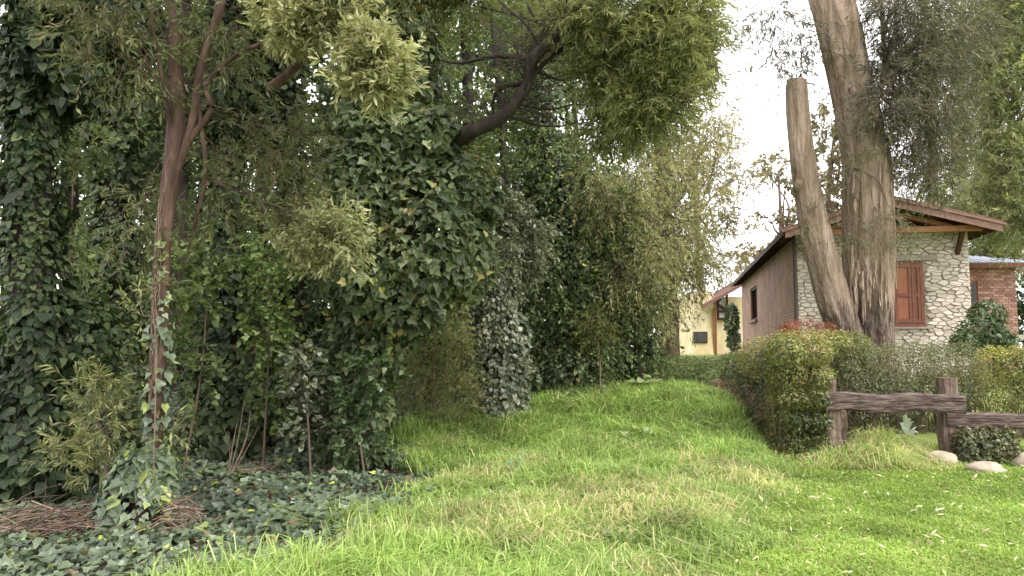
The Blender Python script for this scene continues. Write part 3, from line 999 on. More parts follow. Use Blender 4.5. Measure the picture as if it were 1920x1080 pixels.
# overhanging wattle with the bare dark limb
def overhang_tree():
    foot = on_ground(706, 10.6)
    root = thing('wattle_tree', foot, 'wattle tree whose bare dark limb reaches over the grass into feathery foliage', 'tree')
    mb = MB()
    tube(mb, [foot - np.array([0, 0, .1]), W(725, 640, 10.3), W(770, 420, 10.0), W(830, 290, 9.6), W(878, 250, 9.2)], [.12, .11, .11, .11, .11], 40, 12, .15)
    mb.build('trunk', M['bark_dark'], root, smooth=True)
    main = [W(872, 252, 9.2), W(935, 222, 9.0), W(985, 165, 8.9), W(1000, 110, 8.8), W(1050, 65, 8.8), W(1085, 30, 8.8), W(1150, -40, 8.8)]
    P = spline(main, 60)
    mb = MB()
    tube(mb, main, [.095, .086, .074, .08, .066, .045, .025], 50, 12, .12)
    mb.build('branch', M['bark_dark'], root, smooth=True)
    for q, r in (([W(1000, 110, 8.8), W(930, 105, 9.0), W(860, 118, 9.4), W(800, 105, 9.5)], [.035, .03, .02, .012]),
                 ([W(988, 155, 8.9), W(940, 165, 9.1), W(925, 190, 9.4), W(925, 215, 9.5)], [.03, .03, .024, .02]),
                 ([W(985, 165, 8.9), W(1010, 130, 8.9), W(1050, 95, 8.9), W(1095, 62, 8.9), W(1150, 55, 8.7)], [.035, .03, .026, .02, .01]),
                 ([W(1040, 80, 9), W(1000, 30, 9), W(975, -30, 9)], [.03, .02, .012]),
                 ([W(1015, 95, 9.1), W(990, 50, 9.1), W(945, 10, 9.2), W(910, -30, 9.2)], [.025, .018, .014, .008]),
                 ([W(945, 215, 9.5), W(1010, 235, 9.3), W(1060, 235, 9.1), W(1095, 222, 9)], [.016, .013, .01, .006]),
                 ([W(970, 195, 9.4), W(1030, 205, 9.2), W(1080, 195, 9), W(1110, 205, 8.9)], [.016, .013, .01, .005]),
                 ([W(1000, 130, 9.2), W(1050, 150, 9), W(1100, 140, 8.9), W(1160, 160, 8.8)], [.016, .013, .01, .005])):
        m2 = MB()
        tube(m2, q, r, 22, 8, .15)
        m2.build('branch', M['bark_dark'], root, smooth=True)
    # bare twigs
    A, B = [], []
    for _ in range(170):
        p = P[RNG.integers(6, 60)]
        e = p + np.array([RNG.normal() * .35, RNG.normal() * .3, RNG.normal() * .25 + .18])
        A.append(p); B.append(e)
        for _ in range(2):
            s = p + (e - p) * RNG.uniform(.3, .9)
            A.append(s); B.append(s + (e - p) * .5 + RNG.normal(size=3) * .12)
    m3 = MB()
    twigs(m3, np.array(A), np.array(B), .007)
    t = m3.build('twigs', M['bark_dark'], root)
    t['kind'] = 'stuff'
    lobes = [lob(1160, 130, 9.0, 90, 90), lob(1210, 190, 8.8, 95, 70), lob(1250, 80, 8.6, 110, 85), lob(1150, 20, 8.6, 150, 70), lob(1290, 20, 8.6, 80, 80), lob(1140, 240, 9.2, 60, 35), lob(1230, -80, 8.6, 170, 70), lob(960, -70, 9.6, 150, 60),
             lob(860, 0, 10, 80, 50), lob(1050, -200, 9, 330, 110), lob(1320, 110, 9.2, 45, 70), lob(1090, 60, 9.6, 70, 60), lob(1010, 40, 10, 60, 50)]  # high unseen lobes added to dim the sky light underneath
    leafy_crown(root, W(1060, 60, 9), lobes, [560, 420, 560, 560, 360, 150, 280, 220, 110, 110, 160, 180, 130], 'acacia_green', 'bark_dark', 'narrow', .36, 24, .11, .018, 300, True, .003, spread=.7, droop=.35, tint0=.62)
overhang_tree()

# pale silvery ivy column
ivy_tree(948, 12., [(935, 620, 12), (945, 520, 12.1), (948, 450, 12.2)], 'loose column of small silvery ivy on a hidden trunk by the grass edge',
         r=.14, ivy_r=[.44, .37, .30, .25], n=7000, bump=.9, size=.095, mat='ivy_pale', seed=53., tint0=.5, shape='heart', lobes=[lob(945, 720, 11.9, 48, 75, .4), lob(925, 590, 12, 40, 80, .35), lob(960, 640, 12, 35, 60, .3)], nl=5000,
         crown=lambda root, pts: leafy_crown(root, pts[2], [lob(935, 500, 12.1, 50, 110, .45), lob(945, 690, 11.9, 60, 90, .5), lob(985, 450, 12.4, 60, 90, .5), lob(950, 390, 12.5, 40, 60, .4), lob(900, 600, 12, 40, 80, .4)], [420, 170, 380, 260, 160], 'ivy_pale', 'bark_dark', 'oval', .3, 12, .09, .02, 0, False, .003, droop=.7, tint0=.6, part='loose_leaves'))

# dark ivy mass
ivy_tree(1075, 13.9, [(1070, 600, 14), (1050, 400, 14), (1030, 250, 14.2), (1020, 50, 14.5)], 'broad dark ivy covered tree standing behind the silvery ivy column',
         r=.2, ivy_r=[.7, .7, .6, .5, .5], n=10000, size=.09, mat='ivy', seed=63., tint0=.5, shape='heart',
         lobes=[lob(1020, 660, 13.9, 65, 100, .6), lob(1090, 640, 13.9, 85, 110, .7), lob(1060, 480, 14, 100, 120, .8), lob(1150, 600, 14, 60, 110, .6), lob(1040, 340, 14.1, 80, 90, .7), lob(1180, 660, 14.3, 60, 70, .5), lob(1120, 400, 14.5, 90, 90, .7), lob(1010, 560, 13.9, 50, 90, .5)], nl=19000,
         crown=lambda root, pts: leafy_crown(root, pts[2], [lob(1050, 300, 14, 110, 110, 1), lob(1130, 430, 13.8, 110, 110, 1), lob(1190, 570, 13.9, 75, 110, .8), lob(1040, 520, 13.5, 90, 130, .7), lob(1110, 640, 13.5, 110, 90, .7), lob(1010, 400, 14, 80, 80, .7), lob(1215, 670, 14.2, 60, 50, .7)], [190, 200, 140, 170, 150, 100, 80], 'wood_green', 'bark_dark', 'oval', .42, 14, .10, .03, 0, False, .004, droop=.6, tint0=.52, part='loose_leaves'))

# ------------------------------------------------------------------ woods behind
BACK = [  # px, d, crown lobes height, label
    (-60, 13.5, 'back wood tree with dark leaves behind the thick leftmost ivy tree'),
    (150, 15, 'leafy green tree seen between the leftmost ivy tree and the reddish trunk'),
    (330, 14.5, 'leafy green tree behind the reddish slim trunk'),
    (480, 15.5, 'leafy green tree behind the straight ivy trunk'),
    (640, 14.5, 'leafy green tree behind the leaning ivy cloaked tree'),
    (760, 16.5, 'shaded tree in the gap behind the two thin saplings'),
    (880, 17, 'leafy tree behind the silvery ivy column'),
    (1000, 19, 'tall leafy tree above and behind the broad dark ivy mass'),
    (20, 19, 'deep wood tree behind the leftmost trunks'),
    (400, 19.5, 'deep wood tree far behind the straight ivy trunk'),
    (700, 20.5, 'deep wood tree far behind the hanging ivy cloak'),
    (800, 13.6, 'leafy tree rising directly behind the bare dark limb'),
    (960, 16, 'leafy tree whose top closes the gap right of the bare dark limb'),
    (1080, 18.5, 'leafy tree behind the broad dark ivy mass, nearest the olive leaved gum'),
]
for i, (px, d, lab) in enumerate(BACK):
    foot = on_ground(px, d)
    root = thing('woodland_tree', foot, lab, 'tree', 'trees of the wood behind the ivy trunks')
    hgt = 11 + 2 * RNG.random()
    top = foot + np.array([RNG.normal() * .4, RNG.normal() * .4, hgt])
    mb = MB()
    tube(mb, [foot - np.array([0, 0, .2]), foot * .5 + top * .5 + RNG.normal(size=3) * .2, top], [.2, .15, .05] if i < 11 else [.11, .08, .03], 20, 9, .2)
    mb.build('trunk', M['bark_dark'], root, smooth=True)
    lobes = []
    sky_gap = px < 50
    for k in range(15):
        z = foot[2] + (.8 + k * .72) * (hgt / 11)
        a = RNG.uniform(0, 2 * math.pi)
        rr = RNG.uniform(.2, 1.5)
        lobes.append((np.array([foot[0] + math.cos(a) * rr, foot[1] + math.sin(a) * rr, z]), np.array([1, 1, .8]) * RNG.uniform(.75, 1.25)))
    cnt = [72] * 15
    leafy_crown(root, foot + (top - foot) * .5, lobes, cnt, 'wood_green', 'bark_dark', 'oval', .4, 12, .135, .04, 0, False, .004, droop=.4, tint0=(.62 if i in (1, 3, 6, 7) else .5), fill=.4)  # brighter tint on some trees puts sunlit foliage into the colour

def far_woods():
    lobes = []
    for k in range(74):
        px = RNG.uniform(90, 1090)
        d = RNG.uniform(23, 30)
        g = on_ground(px, d)
        z = RNG.uniform(.6, 14)
        lobes.append((g + np.array([0, 0, z]), np.array([1.9, 1.3, 1.3]) * RNG.uniform(.8, 1.2)))
    for k in range(10):
        g = on_ground(RNG.uniform(460, 600), 24)
        lobes.append((g + np.array([0, 0, .5 + k * .5]), np.array([1.3, .9, .8])))
    for k in range(22):
        g = on_ground(RNG.uniform(500, 1000), RNG.uniform(17, 22))
        lobes.append((g + np.array([0, 0, RNG.uniform(.2, .9)]), np.array([1.1, .9, .6]) * RNG.uniform(.7, 1.2)))
    arrs, tw = sprays(lobes, [66] * len(lobes), .7, 13, .36, droop=.4, tint0=.45, fill=.4)
    o = foliage('far_woods', 'oval', M['wood_green'], None, *arrs)
    tag(o, 'far mass of shaded woodland leaves closing the view between the trunks', 'woods', None, 'stuff')
far_woods()

# ------------------------------------------------------------------ middle and right trees
def olive_tree():
    foot = on_ground(1253, 23.5)
    root = thing('gum_tree', foot, 'olive leaved gum tree with a brown trunk left of the yellow house', 'tree')
    top = W(1235, 150, 24)
    mb = MB()
    tube(mb, [foot - np.array([0, 0, .2]), W(1256, 600, 23.5), W(1250, 480, 23.6), W(1240, 300, 23.8), top], [.34, .27, .25, .2, .08], 50, 18, .2)
    mb.build('trunk', M['bark_mid'], root, smooth=True)
    lobes = [lob(1170, 420, 22.5, 90, 80), lob(1260, 430, 22.5, 80, 80), lob(1230, 330, 23, 100, 80), lob(1310, 330, 23.5, 70, 90), lob(1160, 530, 22, 60, 60), lob(1290, 490, 23, 60, 50), lob(1210, 500, 22.3, 60, 60), lob(1330, 240, 24, 60, 60), lob(1250, 240, 24, 90, 70), lob(1110, 330, 22, 60, 60),
             lob(1190, 600, 22.3, 50, 60), lob(1140, 470, 17.5, 65, 80), lob(1190, 560, 17.5, 45, 50), lob(1090, 400, 17.5, 50, 50)]
    leafy_crown(root, W(1245, 400, 23.6), lobes, [330, 260, 260, 80, 180, 150, 170, 50, 170, 180, 130, 260, 130, 120], 'olive', 'bark_mid', 'slim', .75, 16, .22, .06, 0, True, .007, droop=.75, tint0=.6)
olive_tree()

def tree_at(px, d, top, lobes, counts, label, mat, bark='bark_mid', r=.16, L=.8, size=.22, nleaf=14, shape='oval', group=None, droop=.4, tint0=.45, name='tree', twr=.006, fill=.45, cat='tree'):
    foot = on_ground(px, d)
    root = thing(name, foot, label, cat, group)
    t = W(*top)
    mb = MB()
    tube(mb, [foot - np.array([0, 0, .2]), foot * .5 + t * .5 + RNG.normal(size=3) * .15, t], [r * 1.2, r * .8, r * .3], 26, 10, .15)
    mb.build('trunk', M[bark], root, smooth=True)
    leafy_crown(root, foot * .35 + t * .65, lobes, counts, mat, bark, shape, L, nleaf, size, r * .4, 0, True, twr, droop=droop, tint0=tint0, fill=fill)
    return root

tree_at(1320, 40, (1300, 260, 40), [lob(1260, 300, 40, 70, 70), lob(1330, 380, 40, 60, 60), lob(1290, 460, 39, 60, 40), lob(1360, 500, 41, 60, 25), lob(1340, 290, 40, 50, 50), lob(1210, 380, 40, 60, 90), lob(1350, 210, 40, 60, 50), lob(1385, 330, 40, 40, 50), lob(1300, 170, 40, 60, 60), lob(1395, 420, 40, 40, 25)], [240, 180, 160, 90, 110, 240, 80, 60, 120, 40], 'grey green tree far behind, left of the sky gap', 'euc', L=1.2, size=.34, shape='slim', tint0=.72)  # raised tint puts distance haze into the leaf colour
tree_at(1480, 45, (1460, 330, 45), [lob(1450, 310, 45, 35, 12), lob(1480, 330, 45, 30, 14), lob(1440, 410, 45, 25, 10), lob(1500, 400, 45, 45, 25), lob(1420, 480, 44, 50, 14)], [26, 22, 12, 40, 40], 'thin half bare tree standing alone in the sky gap behind the brown wall', 'brown_leaf', L=1.0, size=.32, r=.22)

tree_at(1195, 13.9, (1185, 380, 14), [lob(1150, 390, 13.4, 65, 70), lob(1200, 470, 13.3, 60, 70), lob(1190, 330, 13.8, 80, 60), lob(1150, 520, 13.2, 40, 50), lob(1235, 560, 13.6, 45, 50), lob(1105, 330, 13.4, 55, 50), lob(1250, 440, 14, 50, 60)], [120, 120, 120, 60, 70, 70, 80],
        'airy olive leaved wattle hanging in front of the broad dark ivy mass', 'olive', 'bark_dark', r=.07, L=.5, size=.12, nleaf=16, shape='slim', droop=.8, tint0=.55, name='wattle_tree')
# ------------------------------------------------------------------ the big gum
def big_gum():
    D = 13.6
    foot = on_ground(1640, D)
    foot[2] = float(W(1640, 690, D)[2])
    root = thing('gum_tree', (foot[0], foot[1], h(foot[0], foot[1])), 'huge two stemmed gum tree with peeling bark in front of the stone house', 'tree')
    mb = MB()
    pts = [W(1641, 740, D), W(1639, 660, D), W(1630, 560, D), W(1627, 480, D), W(1626, 380, D), W(1622, 300, D), W(1604, 200, D), W(1588, 120, D), W(1568, 30, D), W(1545, -60, D + .2), W(1520, -260, D + .5), W(1500, -500, D + 1)]
    rr = np.array([34, 34, 40, 45, 42, 40, 37, 36, 35, 34, 27, 16]) / F_PX * D
    tube(mb, pts, list(rr), 200, 84, .24, 3.6, stretch=.16)
    mb.build('trunk', M['gum'], root, smooth=True)
    mb = MB()
    pts2 = [W(1604, 690, D - .15), W(1582, 620, D - .18), W(1562, 560, D - .2), W(1545, 500, D - .2), W(1527, 430, D - .2), W(1512, 350, D - .2), W(1502, 280, D - .2), W(1495, 210, D - .2), W(1493, 158, D - .2)]
    r2 = np.array([31, 29, 29, 27, 26, 23, 21, 20, 18]) / F_PX * D
    tube(mb, pts2, list(r2), 130, 56, .2, 3.6, stretch=.16)
    mb.build('cut_stem', M['gum'], root, smooth=True)
    # knots on the cut stem
    for (px, py, s) in ((1526, 380, 11), (1497, 348, 9)):
        m = MB()
        c = W(px, py, D - .3)
        tube(m, [c + np.array([0, .15, -.12]), c, c + np.array([.02, -.06, .08])], [s / F_PX * D, s / F_PX * D, s / F_PX * D * .7], 10, 12, .2)
        m.build('knot', M['gum'], root, smooth=True)
    # pale sawn face of the cut stem
    m = MB()
    c = W(1493, 157, D - .2)
    th = np.linspace(0, 2 * math.pi, 18, endpoint=False)
    rr_ = .175 * (1 + .12 * (fbm(np.stack([np.cos(th) * 2, np.sin(th) * 2, th * 0], 1)) - .5))
    ring = np.stack([c[0] + np.cos(th) * rr_, c[1] + np.sin(th) * rr_, c[2] + .03 + .05 * fbm(np.stack([np.cos(th) * 4, np.sin(th) * 4, th * 0 + 2], 1)) - .02 * np.cos(th)], 1)
    m.add(np.vstack([ring, ring - np.array([0, 0, .09])]), [[k, (k + 1) % 18, 18 + (k + 1) % 18, 18 + k] for k in range(18)])
    m.add(ring, [list(range(18))])
    m.build('sawn_face', M['gum'], root)
    # peeling bark strips, ragged hems over the smooth foot
    for k in range(46):
        s = RNG.random()
        px = 1640 + RNG.uniform(-46, 46)
        py = RNG.uniform(500, 575) if s < .75 else RNG.uniform(300, 500)
        t = (py - 380) / 180
        a = (px - 1632) / 50.0
        dep = D - .47 * math.sqrt(max(0, 1 - a * a)) - .03 - .02 * RNG.random()
        ln = RNG.uniform(18, 70)
        w = RNG.uniform(1.0, 2.8) / F_PX * D
        p0 = W(px, py - ln / 2, dep + .02)
        p1 = W(px + RNG.normal() * .6, py, dep - .01)
        p2 = W(px + RNG.normal() * 1.2, py + ln / 2, dep - .035 - .03 * RNG.random())
        sv = np.array([w, a * w * .8, 0])
        th = np.array([0, .012, 0])
        V = [p0 - sv * .7, p0 + sv * .7, p1 + sv, p1 - sv, p2 + sv * .5, p2 - sv * .45]
        V += [q + th for q in V]
        m = MB()
        m.add(V, [[0, 1, 2, 3], [3, 2, 4, 5], [7, 6, 9, 8], [8, 9, 11, 10]], 0.5)
        m.add(V, [[0, 3, 9, 6], [3, 5, 11, 9], [1, 7, 8, 2], [2, 8, 10, 4], [5, 4, 10, 11]], 0.5)
        m.build('bark_strip', M['gum'], root)
    # twigs and leaves
    def part(nm, fork, lobes, counts, mat, **kw):
        leafy_crown(root, fork, lobes, counts, mat, 'bark_mid', 'narrow', kw.pop('L', .5), kw.pop('nleaf', 15), kw.pop('size', .13), kw.pop('r', .03), 0, True, .004, part=nm, droop=kw.pop('droop', .6), tint0=kw.pop('tint0', .45), **kw)
    part('crown', W(1660, 120, D), [lob(1680, 150, D - .3, 80, 90), lob(1720, 90, D, 90, 90), lob(1700, 260, D - .2, 60, 90), lob(1760, 200, D, 70, 90), lob(1660, 190, D - .8, 50, 40), lob(1740, 320, D, 50, 60), lob(1690, -20, D, 120, 80), lob(1800, 60, D + .5, 80, 90), lob(1600, -160, D, 160, 100)],
         [480, 400, 330, 320, 150, 180, 380, 300, 150], 'euc_dark', r=.05)
    part('side_leaves', W(1560, 300, D - .1), [lob(1555, 330, D - .2, 45, 50), lob(1540, 250, D - .3, 40, 40), lob(1560, 420, D - .1, 35, 40), lob(1610, 290, D - .7, 35, 20), lob(1525, 420, D - .4, 25, 40), lob(1670, 420, D - .55, 35, 35), lob(1700, 440, D - .5, 40, 25), lob(1600, 430, D - .6, 25, 60)],
         [42, 30, 26, 22, 22, 50, 36, 22], 'euc', L=.35, size=.10, r=.012, tint0=.5)
    part('high_leaves', W(1560, 60, D), [lob(1500, 60, D, 60, 35), lob(1460, 20, D + .3, 70, 30), lob(1520, 110, D - .2, 45, 25), lob(1700, 30, D - .5, 60, 40), lob(1455, 120, D, 30, 12)],
         [55, 60, 14, 150, 18], 'euc_dark', L=.8, size=.17, r=.012)
big_gum()

# right-hand conifer / trees behind the houses
tree_at(2010, 19, (1990, -300, 19), [lob(1880, 60, 18.5, 90, 45), lob(1900, 150, 18.3, 90, 45), lob(1870, 240, 18.5, 70, 40), lob(1900, 320, 18.3, 90, 45), lob(1860, 400, 18.6, 60, 30), lob(1920, 400, 18, 70, 50), lob(1840, 130, 19, 50, 40), lob(1900, -40, 18.5, 110, 70), lob(1850, 20, 19, 60, 50)],
        [300, 300, 220, 300, 150, 230, 150, 300, 180], 'large pale green feathery conifer at the right edge', 'cedar', L=.8, size=.2, nleaf=24, shape='narrow', droop=.25, r=.25, name='conifer_tree')
tree_at(1880, 27, (1870, 250, 27), [lob(1800, 370, 27, 60, 30), lob(1870, 430, 26.5, 80, 35), lob(1910, 470, 26.5, 60, 35), lob(1770, 420, 27, 50, 25), lob(1850, 350, 27, 60, 30), lob(1840, 470, 26.6, 40, 25)], [170, 240, 170, 120, 170, 100], 'green layered conifer just above the blue grey metal roof', 'cedar', L=.9, size=.26, nleaf=22, shape='narrow', r=.22, tint0=.5, name='conifer_tree')
tree_at(1905, 24, (1905, 480, 24), [lob(1908, 560, 23.5, 30, 60), lob(1925, 600, 23.5, 40, 60)], [70, 80], 'dark glossy shrub right of the red brick annex', 'bush', L=.5, size=.17, shape='oval', r=.05, name='tall_shrub', cat='shrub')
for i, (px, pt, lab) in enumerate(((1735, 120, 'slim trunked tree behind the stone house nearest the gum trunk'), (1790, 90, 'middle one of the slim trunked trees behind the stone house'), (1850, 60, 'slim trunked tree behind the stone house nearest the right edge'))):
    d = 33 + 2 * i
    tree_at(px, d, (px + 8, pt, d), [lob(px - 10, 330, d, 55, 40), lob(px + 25, 270, d, 55, 50), lob(px, 200, d, 60, 50), lob(px + 10, 110, d, 70, 60), lob(px - 25, 400, d, 40, 25), lob(px + 20, 20, d, 70, 60)], [120, 120, 120, 130, 80, 120], lab, 'brown_leaf' if i == 0 else 'euc_dark', L=1.0, size=.26, nleaf=15, r=.3, shape='narrow', group='slim trees behind the stone house', droop=.3)
tree_at(1560, 30, (1570, 200, 30), [lob(1570, 370, 30, 60, 40), lob(1610, 300, 30, 60, 60), lob(1545, 320, 30, 40, 40), lob(1560, 220, 30, 40, 40)], [60, 60, 36, 30], 'light brownish tree showing between the two gum stems', 'brown_leaf', L=.9, size=.28, r=.16, droop=.5)

# ------------------------------------------------------------------ saplings and small plants
def sapling(px, d, pts, lobes, counts, label, mat, r=.014, L=.3, size=.07, nleaf=16, shape='narrow', bark='twig', group=None, tint0=.5, droop=.3, singles=0, name='sapling', spread=.7):
    foot = on_ground(px, d)
    root = thing(name, foot, label, 'sapling' if name == 'sapling' else 'plant', group)
    mb = MB()
    tube(mb, [foot - np.array([0, 0, .05])] + [W(*p) for p in pts], [r * 1.2, r, r * .5], 24, 8, .1)
    mb.build('stem', M[bark], root, smooth=True)
    leafy_crown(root, W(*pts[-1]), lobes, counts, mat, bark, shape, L, nleaf, size, r * .5, singles, False, .0022, droop=droop, tint0=tint0, spread=spread)
    return root

sapling(723, 11.2, [(732, 740, 11.2), (745, 640, 11.2), (752, 570, 11.2)], [lob(760, 650, 11.2, 45, 45), lob(740, 600, 11.2, 40, 40), lob(790, 590, 11.3, 45, 40)], [130, 80, 130], 'thin leaning pale stemmed sapling nearer the dark leaning tree', 'acacia_green', r=.022, tint0=.6, size=.085)
sapling(818, 11.3, [(815, 740, 11.3), (812, 650, 11.3), (822, 560, 11.3)], [lob(850, 640, 11.3, 45, 45), lob(830, 590, 11.4, 50, 40), lob(860, 740, 11.2, 45, 55), lob(800, 710, 11.4, 50, 60), lob(770, 720, 11.5, 40, 40)], [170, 130, 170, 120, 70], 'thin upright sapling with feathery green foliage beside the silvery ivy column', 'acacia_green', r=.018, tint0=.65, size=.085)
sapling(1125, 12.9, [(1125, 690, 12.9), (1122, 640, 12.9)], [lob(1120, 615, 13.1, 32, 45), lob(1105, 600, 13.1, 22, 20)], [120, 50], 'bright yellow green sapling against the dark ivy mass', 'hedge_yellow', L=.28, size=.12, nleaf=12, tint0=.3, droop=.5)
sapling(205, 6.5, [(200, 860, 6.5), (180, 780, 6.5), (170, 730, 6.5)], [lob(170, 740, 6.5, 45, 28), lob(195, 790, 6.4, 35, 40), lob(115, 830, 6.4, 25, 22), lob(125, 860, 6.4, 40, 16), lob(185, 870, 6.4, 25, 35), lob(190, 720, 6.5, 30, 20)], [36, 34, 14, 16, 26, 14], 'bright green young wattle shrub left of the reddish trunk', 'acacia_green', L=.22, size=.10, nleaf=14, shape='lance', tint0=.62, droop=-.1, singles=300, name='wattle_shrub')
sapling(300, 6.2, [(292, 640, 6.2), (268, 590, 6.2), (262, 570, 6.2)], [lob(266, 590, 6.15, 8, 25), lob(300, 530, 6.2, 14, 30), lob(325, 820, 6.2, 15, 25)], [5, 8, 7], 'small leafy shoots sprouting from the reddish trunk', 'acacia_green', r=.005, L=.18, size=.09, nleaf=12, shape='lance', tint0=.55, droop=-.4, name='leafy_shoot')

def bare_shrub():
    foot = on_ground(436, 8.8)
    root = thing('bare_shrub', foot, 'small leafless twiggy shrub among the ivy right of the reddish trunk', 'shrub')
    for tgt, r in (((470, 770), .012), ((445, 790), .010), ((485, 800), .008), ((420, 800), .007), ((458, 750), .008)):
        m = MB()
        e = W(tgt[0], tgt[1], 8.7)
        tube(m, [foot, foot * .5 + e * .5 + RNG.normal(size=3) * .04, e], [r, r * .8, r * .3], 12, 5, .1)
        m.build('stem', M['twig'], root)
bare_shrub()

for (px, d, lbs, cn, lab, mt, sh, t0) in (
        (140, 8.6, [lob(145, 600, 8.6, 60, 70, .4), lob(190, 660, 8.7, 50, 50, .4), lob(130, 480, 8.8, 50, 60, .4), lob(140, 260, 9.2, 55, 80, .4)], [80, 50, 60, 90], 'small leaved grey green young tree beside the thick leftmost ivy tree', 'wood_green', 'oval', .6),
        (350, 8.9, [lob(365, 560, 8.9, 55, 70, .4), lob(350, 690, 8.8, 50, 70, .4), lob(390, 470, 9, 50, 60, .4)], [70, 60, 55], 'young leafy tree just right of the reddish slim trunk', 'wood_green', 'heart', .55),
        (500, 9.3, [lob(505, 480, 9.3, 50, 70, .4), lob(500, 620, 9.2, 50, 80, .4), lob(520, 740, 9.1, 45, 60, .4)], [70, 80, 50], 'bright green young tree between the two straight ivy trunks', 'low_green', 'heart', .4),
        (590, 8.9, [lob(570, 700, 8.9, 35, 70, .3), lob(575, 790, 8.9, 22, 40, .3)], [60, 25], 'pale lit leafy shoots beside the foot of the dark leaning tree', 'ivy_pale', 'heart', .5),  # lit look put into the pale leaf colour
        (690, 8.8, [lob(690, 720, 8.9, 40, 60, .3), lob(680, 810, 8.8, 45, 50, .3), lob(720, 640, 9, 40, 40, .3)], [70, 60, 40], 'grey green leafy shoots right of the foot of the dark leaning tree', 'bush', 'heart', .5)):
    top = lbs[-1][0] if px < 480 else lbs[0][0]
    foot = on_ground(px, d)
    root = thing('young_tree', foot, lab, 'young tree')
    mb = MB()
    tube(mb, [foot - np.array([0, 0, .05]), foot * .5 + top * .5 + RNG.normal(size=3) * .05, top], [.016, .012, .006], 16, 7, .1)
    mb.build('stem', M['bark_mid'], root, smooth=True)
    leafy_crown(root, top, lbs, cn, mt, 'twig', sh, .3, 12, .085, .01, 0, False, .0025, droop=.4, tint0=t0)

# brushwood at the foot of the trees
def brush(px0, px1, d, npx, label, zmax, spread, lenpx, col=.5):
    c = on_ground((px0 + px1) / 2, d)
    root = thing('brushwood_pile', c, label, 'brushwood', 'piles of dead sticks under the trees')
    for k in range(npx):
        px = RNG.uniform(px0, px1)
        dd = d + RNG.uniform(-.35, .35)
        g = on_ground(px, dd)
        ang = RNG.normal(0.35, spread)
        Lh = RNG.uniform(*lenpx) / F_PX * d
        z = g[2] + .05 + zmax * RNG.random() * (1 - abs(px - (px0 + px1) / 2) / (px1 - px0))
        v = np.array([math.cos(ang), RNG.normal() * .3, math.sin(ang) * .6]) * Lh / 2
        p = np.array([g[0], g[1], z + abs(v[2]) * .7])
        m = MB()
        tube(m, [p - v, p + RNG.normal(size=3) * .03 + np.array([0, 0, .03]), p + v], np.array([.006, .005, .002]) * RNG.uniform(.5, 1.35), 6, 4, .1, tint=RNG.random())
        m.build('stick', M['stick'], root)
brush(50, 205, 6.3, 110, 'heap of thin reddish dead sticks at the bottom left', .15, .35, (60, 150))
brush(305, 385, 6.2, 70, 'small heap of dry sticks and straw right of the reddish trunk', .3, 1.2, (30, 90))
brush(450, 530, 9.0, 18, 'few dead brown sticks on the ivy floor near the straight ivy trunk', .1, .3, (30, 60))

def weed(px, d, n, size, label, mat, shape='heart', rad=.25, hgt=.2):
    g = on_ground(px, d)
    root = thing('weed', g, label, 'weed', 'broad leaved weeds in the grass')
    a = RNG.uniform(0, 2 * math.pi, n)
    r = rad * RNG.random(n) ** .6
    x, y = g[0] + np.cos(a) * r, g[1] + np.sin(a) * r
    pos = np.stack([x, y, h(x, y) + hgt * RNG.uniform(.6, 1.1, n)], 1)
    dd = np.stack([np.cos(a), np.sin(a), np.zeros(n)], 1)
    sz = size * RNG.uniform(.6, 1.2, n)
    m = MB()
    twigs(m, np.repeat(g[None], n, 0), pos, .004)
    m.build('stems', M['grass'], root)['kind'] = 'stuff'
    leaf_parts(shape, M[mat], root, pos, nrm(np.array([0, -.3, 1.]) + .35 * RNG.normal(size=(n, 3))), nrm(dd + np.array([0, 0, -.2])), sz, RNG.uniform(.4, .9, n))
weed(962, 8.9, 26, .11, 'bluish green weed clump in the middle of the grass', 'blue_weed', 'lance', .22, .3)
weed(1200, 10.3, 34, .10, 'clover like weed patch on the grass slope below the fallen stick', 'low_green', 'heart', .32, .27)
weed(1205, 13.2, 8, .24, 'big pale leaved weed at the top of the grass mound', 'low_green', 'heart', .2, .35)
weed(1095, 12.8, 90, .09, 'greyish ground plants at the foot of the dark ivy mass', 'bush', 'ivy', .55, .25)
weed(1160, 14.2, 110, .10, 'pale green ground plants along the top edge of the grass', 'low_green', 'heart', .8, .35)
weed(1160, 5.75, 10, .06, 'small dark weed low in the straw coloured grass', 'ivy', 'ivy', .12, .18)
weed(640, 6.6, 60, .10, 'ivy runner creeping out into the verge grass', 'ivy_ground', 'ivy', .6, .2)
weed(890, 7.9, 46, .08, 'dark ivy runner among the grass below the bluish weed', 'ivy_ground', 'ivy', .5, .18)

def stick_on_mound():
    m = MB()
    a, b = W(1186, 752, 13.4), W(1254, 727, 13.7)
    a[2] = float(h(a[0], a[1])) + .2
    tube(m, [a, a * .5 + b * .5 + np.array([0, 0, -.03]), b + np.array([0, 0, .05])], [.025, .022, .014], 12, 6, .15)
    o = m.build('fallen_stick', M['bark_dark'], None, tuple(a), smooth=True)
    tag(o, 'dark fallen stick lying on top of the grass mound', 'stick')
    m = MB()
    c = W(1250, 742, 13.5)
    d = rand_dirs(0)
    ico(m, c, (.10, .08, .08), 5)
    o = m.build('stone', M['white_plaster'], None, tuple(c), smooth=True)
    tag(o, 'small whitish stone beside the fallen stick', 'stone')


